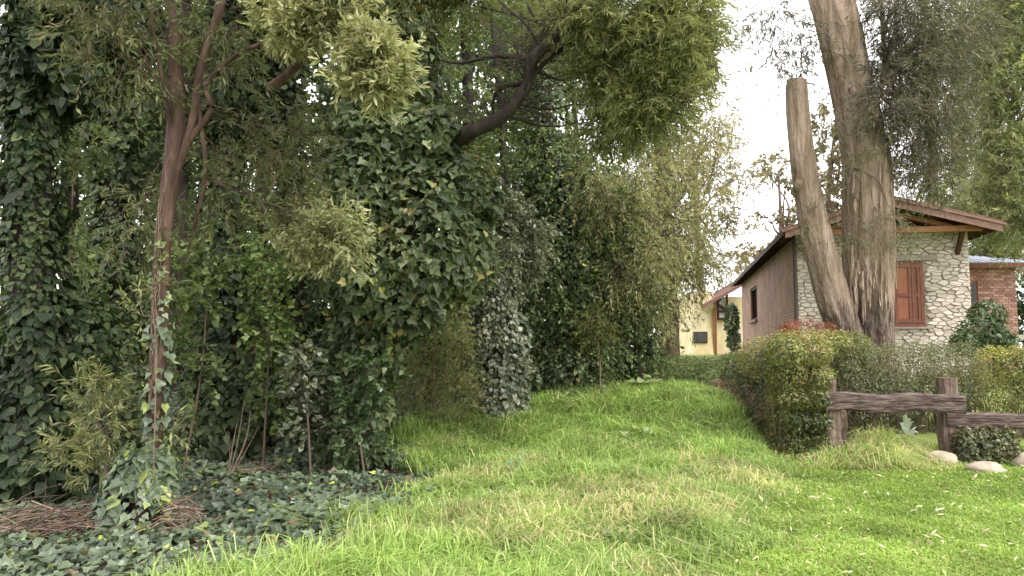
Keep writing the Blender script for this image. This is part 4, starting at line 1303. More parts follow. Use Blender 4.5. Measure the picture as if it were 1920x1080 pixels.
def ico(mb, c, r, seed, nu=14, nv=9, rough=.25):
    th = np.linspace(0, 2 * math.pi, nu, endpoint=False)
    ph = np.linspace(.08, math.pi - .08, nv)
    D = np.array([[math.sin(p) * math.cos(t), math.sin(p) * math.sin(t), math.cos(p)] for p in ph for t in th])
    k = 1 + rough * 2 * (fbm(D * 1.6 + seed * 7.7) - .5)
    V = np.asarray(c) + D * k[:, None] * np.asarray(r)
    i = np.arange(nv - 1)[:, None] * nu
    j = np.arange(nu)[None]
    j2 = (j + 1) % nu
    mb.add(V, np.stack([i + j, i + nu + j, i + nu + j2, i + j2], -1).reshape(-1, 4))
    mb.add(V[:nu], [list(range(nu))])
    mb.add(V[-nu:], [list(range(nu))[::-1]])
stick_on_mound()

# ------------------------------------------------------------------ hedges
def hedge(name, lobes, n, size, mat, label, cat='hedge', shape='oval', group=None, singles=0, tint0=.45, stems=8, depth=.3, tintfn=None, hang=.1):
    c = np.mean([l[0] for l in lobes], axis=0)
    base = np.array([c[0], c[1], float(h(c[0], c[1]))])
    root = thing(name, base, label, cat, group)
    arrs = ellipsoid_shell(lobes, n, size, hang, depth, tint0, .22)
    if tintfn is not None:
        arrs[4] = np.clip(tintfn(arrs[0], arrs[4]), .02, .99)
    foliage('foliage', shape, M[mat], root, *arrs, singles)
    m = MB()
    for (lc, lr) in lobes:
        g = float(h(lc[0], lc[1]))
        for _ in range(stems):
            a = np.array([lc[0] + RNG.normal() * lr[0] * .25, lc[1] + abs(RNG.normal()) * lr[1] * .3, g - .05])
            e = lc + rand_dirs(1)[0] * lr * .85
            limb_to(m, a, e, .009, .05, 6, 4)
    m.build('stems', M['twig'], root)['kind'] = 'stuff'
    return root


def squarish(px0, px1, py0, py1, d, nd, depth, nx=3, nz=3):
    """block of lobes filling a picture rectangle"""
    out = []
    rx, rz = (px1 - px0) / nx * .72, (py1 - py0) / nz * .72
    for i in range(nx):
        for j in range(nz):
            for k in range(nd):
                out.append(lob(px0 + (i + .5) * (px1 - px0) / nx, py0 + (j + .5) * (py1 - py0) / nz, d + k * depth / nd, rx, rz, depth / nd * .75))
    return out

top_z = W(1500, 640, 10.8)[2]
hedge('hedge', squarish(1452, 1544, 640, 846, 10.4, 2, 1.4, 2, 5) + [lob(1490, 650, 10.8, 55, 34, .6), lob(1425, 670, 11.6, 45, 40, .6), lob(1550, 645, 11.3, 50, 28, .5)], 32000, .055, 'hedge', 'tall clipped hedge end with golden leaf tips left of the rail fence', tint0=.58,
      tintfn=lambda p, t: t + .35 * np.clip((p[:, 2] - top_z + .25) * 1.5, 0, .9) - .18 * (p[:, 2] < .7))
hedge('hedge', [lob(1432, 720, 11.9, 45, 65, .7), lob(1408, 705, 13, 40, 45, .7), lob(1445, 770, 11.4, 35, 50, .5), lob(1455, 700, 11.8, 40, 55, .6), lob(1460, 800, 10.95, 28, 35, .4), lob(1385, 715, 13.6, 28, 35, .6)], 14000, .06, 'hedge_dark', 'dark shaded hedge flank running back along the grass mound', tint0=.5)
hedge('hedge', squarish(1555, 1620, 628, 690, 11.9, 2, .9, 2, 2), 7000, .055, 'hedge', 'clipped hedge piece at the foot of the cut gum stem', tint0=.4)
hedge('low_hedge', [lob(1350, 702, 15.2, 50, 34, .8), lob(1308, 696, 16.2, 42, 26, .9), lob(1380, 690, 15, 30, 30, .8), lob(1275, 698, 20, 40, 16, 1.2), lob(1330, 722, 14.6, 40, 24, .6), lob(1270, 700, 15.6, 36, 18, .7)], 15000, .075, 'low_green', 'low light green hedge leading back to the yellow house', tint0=.65)
hedge('shrub', [lob(1505, 613, 12.6, 32, 14, .4), lob(1545, 616, 12.7, 20, 12, .3), lob(1480, 618, 12.5, 20, 12, .3)], 1500, .075, 'red_leaf', 'red tipped shrub rising above the golden hedge end', 'shrub', 'lance', stems=3, hang=-.8)
hedge('hedge', squarish(1560, 1830, 652, 760, 11.4, 2, 1.0, 6, 2), 22000, .05, 'hedge_grey', 'greyish olive hedge behind the rail fence', tint0=.45, stems=14)
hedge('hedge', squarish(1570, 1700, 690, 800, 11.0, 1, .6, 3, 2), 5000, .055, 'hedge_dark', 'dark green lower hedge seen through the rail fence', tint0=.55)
hedge('hedge', squarish(1835, 1990, 660, 770, 11.2, 2, 1.0, 3, 2), 13000, .05, 'hedge_yellow', 'yellow topped hedge at the right edge', tint0=.36,
      tintfn=lambda p, t: t + .5 * np.clip((p[:, 2] - 1.36) * 4, 0, 1) - .05)
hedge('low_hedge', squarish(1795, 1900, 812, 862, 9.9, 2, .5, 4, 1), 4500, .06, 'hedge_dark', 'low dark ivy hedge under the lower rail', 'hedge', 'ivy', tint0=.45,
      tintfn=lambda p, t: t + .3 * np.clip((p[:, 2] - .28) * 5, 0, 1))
hedge('shrub', [lob(1840, 625, 14.6, 40, 35, .5), lob(1850, 590, 14.7, 28, 25, .4), lob(1815, 645, 14.5, 30, 22, .4), lob(1870, 640, 14.6, 28, 22, .4)], 3200, .13, 'bush', 'glossy green shrub against the corner of the stone house', 'shrub', 'oval', tint0=.5)
hedge('shrub', [lob(1372, 600, 33, 12, 32, .5), lob(1375, 640, 33, 10, 20, .5)], 1500, .16, 'bush', 'dark shrub between the yellow house and the brown wall', 'shrub', 'oval', tint0=.4)
hedge('shrub', [lob(1230, 690, 18.5, 60, 25, 1), lob(1190, 698, 17, 60, 30, .9), lob(1285, 688, 18.5, 45, 20, 1), lob(1130, 715, 16.4, 40, 28, .6)], 11000, .09, 'low_green', 'pale loose shrubs at the far end of the grass mound', 'shrub', 'oval', tint0=.45)

# earth bank under the dark hedge
def bank():
    a, b = on_ground(1335, 14.4), on_ground(1446, 11.3)
    m = MB()
    n = 40
    for i in range(n):
        t = i / (n - 1)
        c = a * (1 - t) + b * t + np.array([.12, 0, .02])
        c[2] = float(h(c[0], c[1])) + .10
        ico(m, c + RNG.normal(size=3) * .04, (.2, .3, .16), i, 10, 7, .4)
    o = m.build('earth_bank', M['earth'], None, tuple(a), smooth=True)
    tag(o, 'bare brown earth bank under the dark hedge flank', 'bank', None, 'structure')
bank()

# ------------------------------------------------------------------ rail fence
def beam(mb, a, b, hh, ww, n=26, seed=0.):
    """rough hewn squared log from a to b"""
    a, b = np.asarray(a), np.asarray(b)
    ax = nrm(b - a)
    up = np.array([0, 0, 1.]) if abs(ax[2]) < .9 else np.array([1., 0, 0])
    sd_ = nrm(np.cross(ax, up))
    up = np.cross(sd_, ax)
    prof = np.array([[-1, -.8], [-.75, -1], [0, -1.02], [.75, -1], [1, -.8], [1.03, 0], [1, .8], [.75, 1], [0, 1.02], [-.75, 1], [-1, .8], [-1.03, 0]])
    k = len(prof)
    V = []
    for i in range(n):
        t = i / (n - 1)
        c = a + (b - a) * t
        off = fbm(np.array([[t * 5, seed, 0], [t * 5, seed, 9]]), 3) - .5
        for q in range(k):
            e = fbm(np.array([[t * 9, q * .9 + seed, 3.]]), 3)[0] - .5
            s = 1 + .35 * e
            V.append(c + sd_ * (prof[q][0] * ww / 2 * s + off[0] * .05) + up * (prof[q][1] * hh / 2 * s + off[1] * .05))
    i = np.arange(n - 1)[:, None] * k
    j = np.arange(k)[None]
    j2 = (j + 1) % k
    mb.add(V, np.stack([i + j, i + j2, i + k + j2, i + k + j], -1).reshape(-1, 4))
    mb.add(V[:k], [list(range(k))[::-1]])
    mb.add(V[-k:], [list(range(k))])


def fence():
    f0 = on_ground(1560, 10.2)
    root = thing('rail_fence', f0, 'rough timber rail fence of two heavy weathered beams on posts', 'fence')
    s = 10.0 / F_PX
    m = MB()
    beam(m, W(1544, 753, 10.05), W(1804, 757, 9.85), 33 * s, .2, 40, 1.)
    m.build('rail', M['timber'], root)
    m = MB()
    beam(m, W(1770, 786, 10.12), W(1990, 789, 9.95), 27 * s, .18, 36, 5.)
    m.build('rail', M['timber'], root)
    for (px, top, d, w, dd) in ((1560, 768, 10.1, .165, .2), (1774, 708, 10.2, .22, .2), (1990, 735, 10.1, .22, .2)):
        g = on_ground(px, d)
        t = W(px, top, d)
        m = MB()
        beam(m, np.array([t[0], t[1], g[2] - .1]), t, dd, w, 22, px * .01)
        m.build('post', M['timber_post'], root)
    g = on_ground(1556, 10.35)
    m = MB()
    beam(m, np.array([g[0], g[1], .1]), W(1556, 712, 10.35), .12, .17, 20, 7.)
    m.build('post', M['timber_post'], root)
    m = MB()
    beam(m, W(1580, 835, 10.3), W(1578, 770, 10.3), .1, .08, 16, 9.)
    m.build('post', M['timber_post'], root)
    m = MB()
    beam(m, W(1785, 838, 10.05) , W(1781, 790, 10.12), .12, .14, 14, 11.)
    m.build('post', M['timber_post'], root)
    m = MB()
    beam(m, W(1541, 760, 10.7), W(1538, 655, 10.75), .06, .07, 14, 12.)
    o = m.build('wooden_stake', M['timber_post'], None, tuple(W(1541, 800, 10.7)))
    tag(o, 'thin wooden stake at the corner of the tall golden hedge', 'stake')
fence()

def rock(px, d, r, seed, label, lift=.3):
    g = on_ground(px, d)
    m = MB()
    ico(m, g + np.array([0, 0, r[2] * lift]), r, seed, 22, 14, .3)
    o = m.build('rock', M['rock'], None, tuple(g), smooth=True)
    tag(o, label, 'rock', 'rocks at the foot of the fence')
rock(1750, 9.95, (.20, .16, .12), 1, 'rounded pale rock beside the fence post with two rails', .6)
rock(1834, 9.45, (.23, .16, .10), 2, 'flat pale rock in front of the low dark ivy hedge', .4)
rock(1915, 9.7, (.17, .16, .15), 3, 'pale rock at the right edge under the lower rail', .5)
rock(1612, 9.9, (.10, .1, .10), 4, 'small pale rock in the tussock grass near the left post', .5)

def white_plant():
    g = on_ground(1702, 10.45)
    root = thing('variegated_plant', g, 'white and green strap leaved plant under the upper rail', 'plant', None)
    for k, (x0, y0, x1, y1) in enumerate(((1700, 810, 1696, 776), (1700, 812, 1712, 790), (1702, 815, 1735, 798), (1700, 815, 1688, 792), (1712, 822, 1708, 806), (1700, 818, 1722, 812), (1704, 818, 1690, 803), (1703, 812, 1704, 783))):
        a, b = W(x0, y0, 10.4), W(x1, y1, 10.3 + .1 * RNG.random())
        mid = a * .5 + b * .5 + np.array([0, 0, .05])
        w = np.array([.035, 0, .01])
        m = MB()
        P = spline([a, mid, b], 5)
        ws = [.4, .9, 1, .7, .05]
        V = np.concatenate([P - w * np.array(ws)[:, None], P + np.array([0, -.012, 0]), P + w * np.array(ws)[:, None]])
        Fq = [[i, i + 5, i + 6, i + 1] for i in range(4)] + [[i + 5, i + 10, i + 11, i + 6] for i in range(4)]
        m.add(V, Fq, RNG.uniform(.3, 1))
        m.build('leaf', M['white_leaf'], root, smooth=True)
white_plant()

# ------------------------------------------------------------------ stone house
def clip_poly(poly, n, c):
    """keep the side n.p <= c"""
    out = []
    for i in range(len(poly)):
        p, q = poly[i], poly[(i + 1) % len(poly)]
        dp, dq = np.dot(n, p) - c, np.dot(n, q) - c
        if dp <= 0:
            out.append(p)
        if dp * dq < 0:
            out.append(p + (q - p) * dp / (dp - dq))
    return out


def voronoi_cells(x0, x1, z0, z1, sx, sz, seed):
    r = np.random.default_rng(seed)
    nx, nz = int((x1 - x0) / sx), int((z1 - z0) / sz)
    S = np.array([[x0 + (i + .5 + .5 * (j % 2) + r.uniform(-.42, .42)) * (x1 - x0) / nx, z0 + (j + .5 + r.uniform(-.42, .42)) * (z1 - z0) / nz] for j in range(nz) for i in range(-1, nx + 1)])
    k = sx / sz
    Q = S * np.array([1, k])
    cells = []
    for a in range(len(S)):
        poly = [np.array(v) for v in ((x0, z0 * k), (x1, z0 * k), (x1, z1 * k), (x0, z1 * k))]
        dist = np.sum((Q - Q[a]) ** 2, 1)
        for b in np.argsort(dist)[1:16]:
            n = Q[b] - Q[a]
            poly = clip_poly(poly, n, np.dot(n, (Q[a] + Q[b]) / 2))
            if len(poly) < 3:
                break
        if len(poly) >= 3:
            cells.append(np.array(poly) / np.array([1, k]))
    return cells


def stone_mesh(cell, O, U, Nn, rng):
    """a proud bevelled stone on the wall plane: O origin, U along, Nn outward"""
    c = cell.mean(0)
    gap = .007
    def inset(k):
        v = cell - c
        L = np.linalg.norm(v, axis=1, keepdims=True)
        return c + v * np.maximum(0.2, (L - k) / L)
    a, b = inset(gap), inset(gap + rng.uniform(.008, .018))
    pr = rng.uniform(.015, .06)
    up = np.array([0, 0, 1.])
    def to3(p, off):
        return O + U * p[:, :1] + up * p[:, 1:2] + Nn * off
    n = len(cell)
    tilt = rng.normal(size=2) * .06
    offs = np.clip(pr + ((b - c) @ tilt), .012, .08)[:, None]
    V = np.vstack([to3(a, -.01), to3(a, pr * .45), to3(b, offs)])
    F4 = [[i, (i + 1) % n, n + (i + 1) % n, n + i] for i in range(n)] + [[n + i, n + (i + 1) % n, 2 * n + (i + 1) % n, 2 * n + i] for i in range(n)]
    m = MB()
    t = float(np.clip(rng.normal(.52, .2), .02, .98))
    m.add(V, F4, t)
    m.add(V[2 * n:], [list(range(n))], t)
    return m


H0 = W(1498, 650, 18.0)
H0[2] = 1.0
ANG = R(12.3)
UF = np.array([math.cos(ANG), -math.sin(ANG), 0])      # along the front, to the right
UB = np.array([math.sin(ANG), math.cos(ANG), 0])       # along the left wall, away
UP = np.array([0, 0, 1.])
ROT = np.stack([UF, UB, UP], 1)
FW, LW, WH = 3.86, 14.5, 3.35                          # front width, length, wall height


def hp(u, v, z):
    return H0 + UF * u + UB * v + UP * z


def house():
    root = thing('stone_house', hp(FW / 2, LW / 2, 0), 'stone fronted house with a low gable and brown side wall behind the big gum', 'house')
    # front wall, with a hole for the window
    u0, u1, z0, z1 = 2.05, 2.80, .64, 2.33          # window opening (z above the house floor)
    zb = float(W(1710, 613, 17.6)[2] - H0[2]); zt = float(W(1710, 489, 17.6)[2] - H0[2])
    z0, z1 = zb, zt
    u1 = 2.86
    u0 = 1.98
    m = MB()
    def slab(a0, a1, b0, b1):
        m.box(hp((a0 + a1) / 2, .13, (b0 + b1) / 2), (a1 - a0, .26, b1 - b0), ROT)
    slab(0, u0, -.6, WH); slab(u1, FW, -.6, WH); slab(u0, u1, -.6, z0); slab(u0, u1, z1, WH)
    wall = m.build('stone_wall', M['mortar'], root)
    rng = np.random.default_rng(5)
    cells = voronoi_cells(0, FW, -.3, WH - .02, .185, .088, 3)
    keep = []
    for c in cells:
        cc = c.mean(0)
        if u0 - .04 < cc[0] < u1 + .04 and z0 - .02 < cc[1] < z1 + .13:
            continue
        c = c.copy()
        # square the stones off at the opening
        if z0 < cc[1] < z1 + .1:
            if cc[0] < u0: c[:, 0] = np.minimum(c[:, 0], u0 - .01)
            if cc[0] > u1: c[:, 0] = np.maximum(c[:, 0], u1 + .01)
        elif u0 < cc[0] < u1:
            if cc[1] <= z0: c[:, 1] = np.minimum(c[:, 1], z0 - .055)
            else: c[:, 1] = np.maximum(c[:, 1], z1 + .14)
        e = np.ptp(c, axis=0)
        if e.min() > .035:
            keep.append(c)
    # hidden behind the trunks: those become the joined rest
    def hidden(c):
        p = hp(c[:, 0].mean(), 0, c[:, 1].mean())
        dd = p[1] * CP + (p[2] - EYE) * SP
        px = 960 + F_PX * p[0] / dd
        py = 540 - F_PX * ((p[2] - EYE) * CP - p[1] * SP) / dd
        return (1572 < px < 1672) or py > 668 or (1555 < px < 1600 and py > 560)
    vis = [c for c in keep if not hidden(c)]
    vis.sort(key=lambda c: -np.ptp(c[:, 0]) * np.ptp(c[:, 1]))
    single, rest = vis[:300], vis[300:] + [c for c in keep if hidden(c)]
    for c in single:
        stone_mesh(c, H0, UF, -UB, rng).build('stone', M['stone'], wall)
    m = MB()
    for c in rest:
        s = stone_mesh(c, H0, UF, -UB, rng)
        for v, f, t in zip(s.v, [s.f[0], s.f[1] - len(s.v[0])], s.t):
            m.add(v, f, t)
    m.build('stones', M['stone'], wall)['kind'] = 'stuff'
    # quoins: right flank of the front wall is stone too
    m = MB()
    m.box(hp(FW - .13, LW / 2 + .2, WH / 2 - .3), (.26, LW - .4, WH + .6), ROT)
    m.build('side_wall', M['mortar'], root)
    # left brown wall with a slit window
    v0, v1 = 8.7, 10.9
    s0, s1 = 1.6, 2.85
    m = MB()
    def lslab(a0, a1, b0, b1):
        m.box(hp(.13, (a0 + a1) / 2, (b0 + b1) / 2), (.26, a1 - a0, b1 - b0), ROT)
    lslab(.263, v0, -.6, WH); lslab(v1, LW, -.6, WH); lslab(v0, v1, -.6, s0); lslab(v0, v1, s1, WH)
    bw = m.build('brown_wall', M['brown_brick'], root)
    me = bw.data
    uv = me.uv_layers.new(name='UVMap')
    base = base_of(root)
    for lp in me.loops:
        p = np.array(me.vertices[lp.vertex_index].co) + base - H0
        uv.data[lp.index].uv = (float(p @ UB) , float(p[2]))
    m = MB()
    m.box(hp(.16, (v0 + v1) / 2, (s0 + s1) / 2), (.03, v1 - v0 - .1, s1 - s0 - .1), ROT)
    w = MB()
    for a in (v0 + .04, v1 - .04):
        w.box(hp(.10, a, (s0 + s1) / 2), (.10, .078, s1 - s0 - .002), ROT)
    for b in (s0 + .04, s1 - .04):
        w.box(hp(.10, (v0 + v1) / 2, b), (.098, v1 - v0 - .16, .078), ROT)
    wf = w.build('slit_window', M['dark_wood'], root)
    m.build('pane', M['dark_pane'], wf)
    m = MB()
    m.box(hp(-.03, (v0 + v1) / 2, s0 - .05), (.16, v1 - v0 + .2, .09), ROT)
    m.build('sill', M['brick_joint'], wf)
    # back wall and eave trim
    m = MB()
    m.box(hp(FW / 2, LW - .13, WH / 2 - .3), (FW - .53, .258, WH + .6), ROT)
    m.build('back_wall', M['mortar'], root)
    m = MB()
    tube(m, [hp(-.045, -.045, -.4), hp(-.045, -.045, WH - .05)], [.045, .045], 4, 10)
    m.build('downpipe', M['pipe'], root, smooth=True)
    # shuttered window
    uc = (u0 + u1) / 2
    wn_ = MB()
    for a in (u0 + .035, u1 - .035):
        wn_.box(hp(a, .05, (z0 + z1) / 2), (.07, .12, z1 - z0 - .002), ROT)
    for b in (z0 + .04, z1 - .03):
        wn_.box(hp(uc, .05, b), (u1 - u0 - .144, .118, .07), ROT)
    wf = wn_.build('window', M['red_wood'], root)
    m = MB(); m.box(hp(uc, .10, (z0 + z1) / 2), (u1 - u0 - .15, .012, z1 - z0 - .16), ROT); m.build('pane', M['curtain'], wf)
    def shutter(a0, a1, off, mat, inner):
        s = MB()
        zz0, zz1 = z0 + .09, z1 - .07
        st = .062
        for a in (a0 + st / 2, a1 - st / 2):
            s.box(hp(a, off, (zz0 + zz1) / 2), (st, .045, zz1 - zz0), ROT)
        for b in (zz0 + .05, (zz0 * .53 + zz1 * .47), zz1 - .05):
            s.box(hp((a0 + a1) / 2, off, b), (a1 - a0 - 2 * st - .003, .043, .085), ROT)
        so = s.build('shutter', M['red_wood'], wf)
        mid = zz0 * .53 + zz1 * .47
        for b0, b1 in ((zz0 + .095, mid - .045), (mid + .045, zz1 - .095)):
            p = MB()
            p.box(hp((a0 + a1) / 2, off + .012, (b0 + b1) / 2), (a1 - a0 - 2 * st - .004, .014, b1 - b0), ROT)
            p.build('panel', M[inner], so)
    shutter(2.20, 2.585, .0, 'red_wood', 'panel_wood')
    shutter(2.60, 2.785, .02, 'red_wood', 'red_wood')
    m = MB(); m.box(hp(uc + .05, .0, z1 + .065), (u1 - u0 + .5, .14, .125), ROT); m.build('lintel', M['grey_stone'], root)
    m = MB(); m.box(hp(uc, -.02, z0 - .025), (u1 - u0 + .14, .2, .046), ROT); m.build('sill', M['grey_stone'], wf)
    # roof: two slopes with overhangs
    ov, oe, rise = .95, .38, .74
    uc = FW / 2
    half = FW / 2 + oe
    zr = WH + rise - .08
    ze = WH - .02
    sl = np.array([half, zr - ze])
    def roof_pt(side, s, v, up_):
        """s 0 at the ridge, 1 at the eave"""
        return hp(uc + side * half * s, v, zr + (ze - zr) * s + up_)
    def slope_slab(side, s0_, s1_, va, vb, zlo, zhi, tint=.5):
        V = [roof_pt(side, s, v, z) for s in (s0_, s1_) for v in (va, vb) for z in (zlo, zhi)]
        q = MB()
        q.add(V, [[0, 1, 3, 2], [4, 6, 7, 5], [0, 4, 5, 1], [2, 3, 7, 6], [0, 2, 6, 4], [1, 5, 7, 3]], tint)
        return q
    for side in (-1, 1):
        r = slope_slab(side, 0.003, 1, -ov + .03, LW + .5, 0, .05).build('roof', M['dark_wood'], root)
        # tile courses
        for k in range(13):
            s0_ = k / 13
            nseg = 1
            q = slope_slab(side, s0_ + .004, s0_ + .085, -ov - .02, LW + .52, .053 + .012, .085 + .012, RNG.random())
            q.build('tile_course', M['roof_tile'], r)
        for q_, zlo, zhi in ((slope_slab(side, 0.002, 1.0, -ov, -ov + .026, -.16, -.005), 0, 0),):
            q_.build('fascia', M['fascia'], root)
        slope_slab(side, 0.002, 1.03, -ov - .03, -ov - .003, .0, .06).build('barge_board', M['fascia'], root)
        # rafters under the eave overhang
        for k in range(5):
            v = -.75 + k * .36
            slope_slab(side, .55, .985, v, v + .07, -.12, -.003).build('rafter', M['dark_wood'], root)
        for k in range(24):
            v = 1.1 + k * .58
            if side < 0:
                slope_slab(side, .80, .985, v, v + .06, -.10, -.003).build('rafter', M['dark_wood'], root)
        m = MB()
        m.box(roof_pt(side, 1.012, LW / 2 - .2, .0), (.03, LW + 1.4, .13), ROT)
        m.build('eave_board', M['dark_wood'], root)
    # tie beam, struts
    m = MB(); m.box(hp(uc, -.62, WH - .03), (FW + .16, .13, .13), ROT); m.build('tie_beam', M['orange_wood'], root)
    for u in (.25, FW - .25):
        m = MB(); m.box(hp(u, -.28, WH + .055), (.13, .55, .1), ROT); m.build('beam', M['dark_wood'], root)
        m = MB()
        a, b = hp(u, -.03, WH - .55), hp(u, -.42, WH - .02)
        beam(m, a, b, .1, .1, 6, u)
        m.build('bracket', M['dark_wood'], root)
    for side in (-1, 1):
        q = slope_slab(side, .10, .60, -.60, -.5, -.27, -.17)
        q.build('strut', M['orange_wood'], root)
    m = MB()
    V = [hp(.0, .05, WH), hp(FW, .05, WH), hp(uc, .05, zr - .05), hp(.0, .15, WH), hp(FW, .15, WH), hp(uc, .15, zr - .05)]
    m.add(V, [[0, 1, 2], [5, 4, 3]]); m.add(V, [[0, 3, 4, 1], [1, 4, 5, 2], [2, 5, 3, 0]])
    m.build('gable', M['dark_wood'], root)  # dark sheet standing in for the shade inside the open gable
house()


def annex():
    D = 19.5
    A = W(1815, 640, D); A[2] = .9
    u = np.array([1., -.06, 0]); u /= np.linalg.norm(u)
    v = np.array([.06, 1., 0]); v /= np.linalg.norm(v)
    rot = np.stack([u, v, UP], 1)
    wdt = (1905 - 1815) / F_PX * D
    top = float(W(1860, 497, D)[2]) - .9
    P = lambda a, b, z: A + u * a + v * b + UP * z
    root = thing('brick_annex', P(wdt / 2, 1.5, 0), 'small red brick annex with a blue grey metal roof right of the stone house', 'house')
    m = MB()
    w0, w1, s0, s1 = .10, .33, .8, 1.62
    zz0 = float(W(1830, 575, D)[2]) - .9; zz1 = float(W(1830, 527, D)[2]) - .9
    def sl(a0, a1, b0, b1):
        m.box(P((a0 + a1) / 2, .1, (b0 + b1) / 2), (a1 - a0, .2, b1 - b0), rot)
    sl(0, w0, -.5, top); sl(w1, wdt, -.5, top); sl(w0, w1, -.5, zz0); sl(w0, w1, zz1, top)
    m.box(P(wdt - .1, 1.7, top / 2 - .25), (.2, 2.99, top + .5), rot)
    m.box(P(.1, 1.7, top / 2 - .25), (.2, 2.99, top + .5), rot)
    wall = m.build('brick_wall', M['brick_joint'], root)
    proto, rest = [], MB()
    bl, bh, gap = .145, .062, .010
    count = 0
    rows = int((top + .1) / (bh + gap))
    for j in range(rows):
        z = -.05 + j * (bh + gap) + bh / 2
        x = -(bl + gap) / 2 * (j % 2)
        while x < wdt - .01:
            a0, a1 = max(x, .002), min(x + bl, wdt + .02)
            x += bl + gap
            if a1 - a0 < .03:
                continue
            c = (a0 + a1) / 2
            if w0 - .02 < c < w1 + .02 and zz0 - .03 < z < zz1 + .03:
                continue
            m2 = MB() if (count < 300 and z > .3 and z < top) else rest
            m2.box(P(c, -.004 - RNG.random() * .004, z), (a1 - a0, .024, bh), rot, RNG.random())
            if m2 is not rest:
                m2.build('brick', M['brick'], wall)
                count += 1
    rest.build('bricks', M['brick'], wall)['kind'] = 'stuff'
    f = MB()
    f.box(P((w0 + w1) / 2, .05, (zz0 + zz1) / 2), (w1 - w0 - .002, .06, zz1 - zz0 - .002), rot)
    wf = f.build('window', M['red_wood'], root)
    f = MB(); f.box(P((w0 + w1) / 2, .012, (zz0 + zz1) / 2), (w1 - w0 - .1, .01, zz1 - zz0 - .12), rot); f.build('pane', M['dark_pane'], wf)
    # hipped metal roof
    o = .38
    e0, e1 = P(-.3, -o, top), P(wdt + .5, -o, top)
    e2, e3 = P(wdt + .5, 3.4, top), P(-.3, 3.4, top)
    r0, r1 = P(-.3, 1.4, top + .42), P(wdt * .42, 1.4, top + .42)
    m = MB()
    t = UP * .05
    V = [e0, e1, e2, e3, r0, r1] + [p + t for p in (e0, e1, e2, e3, r0, r1)]
    m.add(V, [[6, 7, 11, 10], [8, 9, 10, 11], [0, 3, 2, 1], [0, 1, 7, 6], [1, 2, 8, 7], [2, 3, 9, 8]])
    m.add(V, [[7, 8, 11]])
    m.add(V, [[0, 6, 10, 4, ]]); m.add(V, [[3, 4, 10, 9]])
    rf = m.build('roof', M['metal_roof'], root)
    for k in range(9):      # standing seams
        q = MB()
        a = k / 8 * .98
        pb = e0 * (1 - a) + e1 * a + t
        s_ = min(1, (1 - a) / .52)
        pt_ = pb + (P(0, 1.4, top + .42) - P(0, -o, top)) * s_ * .97
        tube(q, [pb + UP * .004, pt_ + UP * .004], [.013, .013], 2, 5)
        q.build('seam', M['metal_roof'], rf)
    m = MB(); m.box(P(wdt / 2 + .1, -o - .015, top - .035), (wdt + .8, .03, .12), rot); m.build('fascia', M['red_wood'], root)
    m = MB(); m.box(P(wdt / 2, -.05 - o / 2, top - .03), (wdt + .6, o - .1, .03), rot); m.build('soffit', M['dark_wood'], root)
    # slab bench outside
    c = W(1905, 632, 15.4)
    rb = thing('garden_bench', (c[0], c[1], h(c[0], c[1])), 'low slab bench by the right edge in front of the red brick annex', 'bench')
    m = MB(); m.box(c, (.95, .4, .09)); m.build('seat', M['slab'], rb)
    for s_ in (-.35, .35):
        g = float(h(c[0] + s_, c[1]))
        m = MB(); m.box((c[0] + s_, c[1], (g + c[2]) / 2 - .05), (.14, .34, c[2] - g + .0), tint=.3); m.build('leg', M['dark_wood'], rb)
annex()


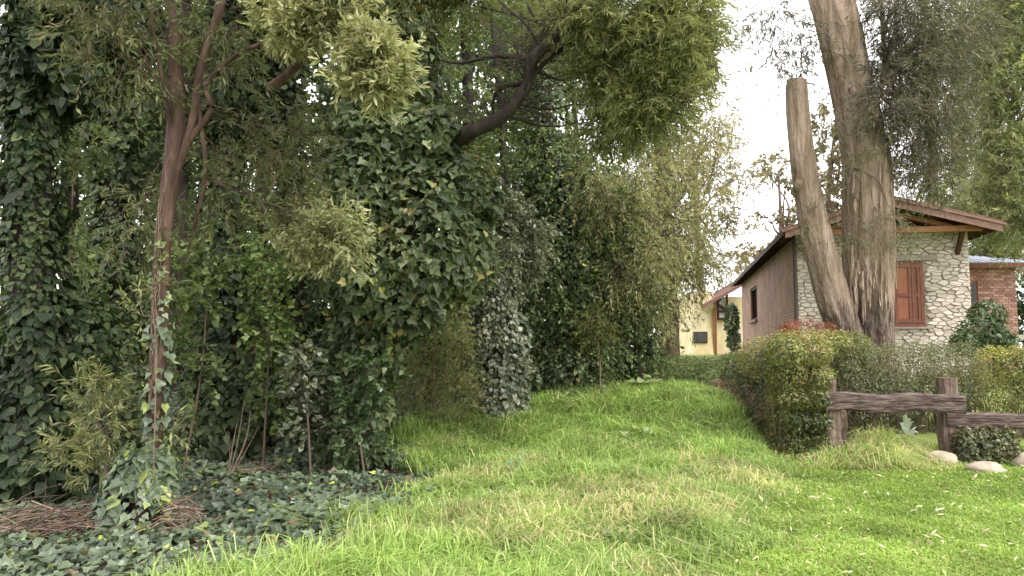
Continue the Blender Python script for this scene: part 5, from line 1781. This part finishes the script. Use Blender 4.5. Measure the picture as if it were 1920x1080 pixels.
def yellow_house():
    D = 37.
    Pq = lambda px, py, d=D: W(px, py, d)
    base = Pq(1340, 690)
    base[2] = 1.0
    root = thing('yellow_house', base, 'yellow plastered house with a half timbered gable beyond the hedges', 'house')
    s = D / F_PX
    def panel(name, mat, x0, x1, y0, y1, d, thick, parent=None, tint=.5):
        a, b = W(x0, y1, d), W(x1, y0, d)
        m = MB()
        m.box(((a[0] + b[0]) / 2, d + thick / 2, (a[2] + b[2]) / 2), (b[0] - a[0], thick, b[2] - a[2]), tint=tint)
        return m.build(name, M[mat], parent or root)
    panel('tower_wall', 'yellow_wall', 1297, 1338, 547, 720, D, 3.)
    panel('wall', 'yellow_wall', 1338.2, 1440, 556, 720, D + .4, 5., tint=.75)
    panel('chimney_hole', 'dark_pane', 1302, 1307, 563, 567, D - .02, .04)
    w = panel('window', 'dark_wood', 1300, 1326, 622, 643, D - .06, .07)
    panel('pane', 'glass', 1307, 1325, 624, 641.5, D - .09, .04, w)
    panel('pane', 'glass', 1301, 1306, 624, 641.5, D - .09, .04, w)
    for x in (1338.2, 1342):
        m = MB()
        a, b = W(x, 577, D - .1), W(x + 1, 700, D - .1)
        tube(m, [a, b], [.055, .055], 3, 8)
        m.build('downpipe', M['orange_wood'], root, smooth=True)
    panel('ledge', 'orange_wood', 1343, 1362, 664, 667, D + .2, .2)
    # half timbered corner
    g = panel('gable_panel', 'white_plaster', 1346, 1366, 556, 598, D + .3, .09)
    def bar(x0, y0, x1, y1, wd=.11):
        m = MB()
        beam(m, W(x0, y0, D + .22), W(x1, y1, D + .22), wd, .1, 5, x0)
        m.build('timber', M['dark_wood'], g)
    for q in ((1346, 556, 1346, 598), (1363, 552, 1364, 598), (1345, 584, 1366, 584), (1345, 598, 1366, 598), (1347, 571, 1365, 583), (1346, 566, 1352, 560)):
        bar(*q)
    panel('door', 'dark_wood', 1375, 1388, 625, 643, D + .3, .12)
    # lean roof
    m = MB()
    a, b = W(1322, 576, D - .7), W(1420, 521, D - .7)
    t = np.array([0, 0, .16]); dep = np.array([0, 4., 0])
    V = [a, b, b + dep, a + dep, a + t, b + t, b + dep + t, a + dep + t]
    m.add(V, [[0, 3, 2, 1], [4, 5, 6, 7], [0, 1, 5, 4], [1, 2, 6, 5], [2, 3, 7, 6], [3, 0, 4, 7]])
    m.build('roof', M['roof_tile'], root)
yellow_house()

# ------------------------------------------------------------------ fallen leaves on the lawn
def fallen():
    n = 700
    d = RNG.uniform(4.8, 9.6, n)
    x = RNG.uniform(.9, 7, n)
    k = (x > xlawn(d) - .2) & (x < d * .72)
    x, d = x[k], d[k]
    m = len(x)
    pos = np.stack([x, d, h(x, d) + .045 + .02 * RNG.random(m)], 1)
    nn = nrm(np.array([0, -.2, 1.]) + .4 * RNG.normal(size=(m, 3)))
    tt = nrm(RNG.normal(size=(m, 3)) * np.array([1, 1, .15]))
    sz = RNG.uniform(.035, .105, m)
    tint = np.clip(RNG.normal(.6, .3, m), .02, .98)
    x_, y_, z_ = frames(nn, tt)
    order = np.argsort(-sz / d)
    for i in order[:150]:
        o = bpy.data.objects.new('fallen_leaf', leaf_mesh('lance', int(min(5, tint[i] * 6)), M['dry']))
        s = sz[i]
        o.matrix_basis = Matrix(((x_[i][0] * s * 1.4, y_[i][0] * s, z_[i][0] * s, pos[i][0]), (x_[i][1] * s * 1.4, y_[i][1] * s, z_[i][1] * s, pos[i][1]), (x_[i][2] * s * 1.4, y_[i][2] * s, z_[i][2] * s, pos[i][2]), (0, 0, 0, 1)))
        COL.objects.link(o)
        tag(o, 'brown dry fallen leaf lying on the mown lawn' if tint[i] < .4 else 'pale cream fallen leaf lying on the mown lawn', 'leaf', 'fallen leaves on the lawn')
    mb = MB()
    r = order[150:]
    put_leaves(mb, 'lance', pos[r], nn[r], tt[r], sz[r], tint[r])
    o = mb.build('leaf_litter', M['dry'])
    tag(o, 'tiny bits of dry leaf litter scattered over the lawn', 'leaf litter', None, 'stuff')
fallen()
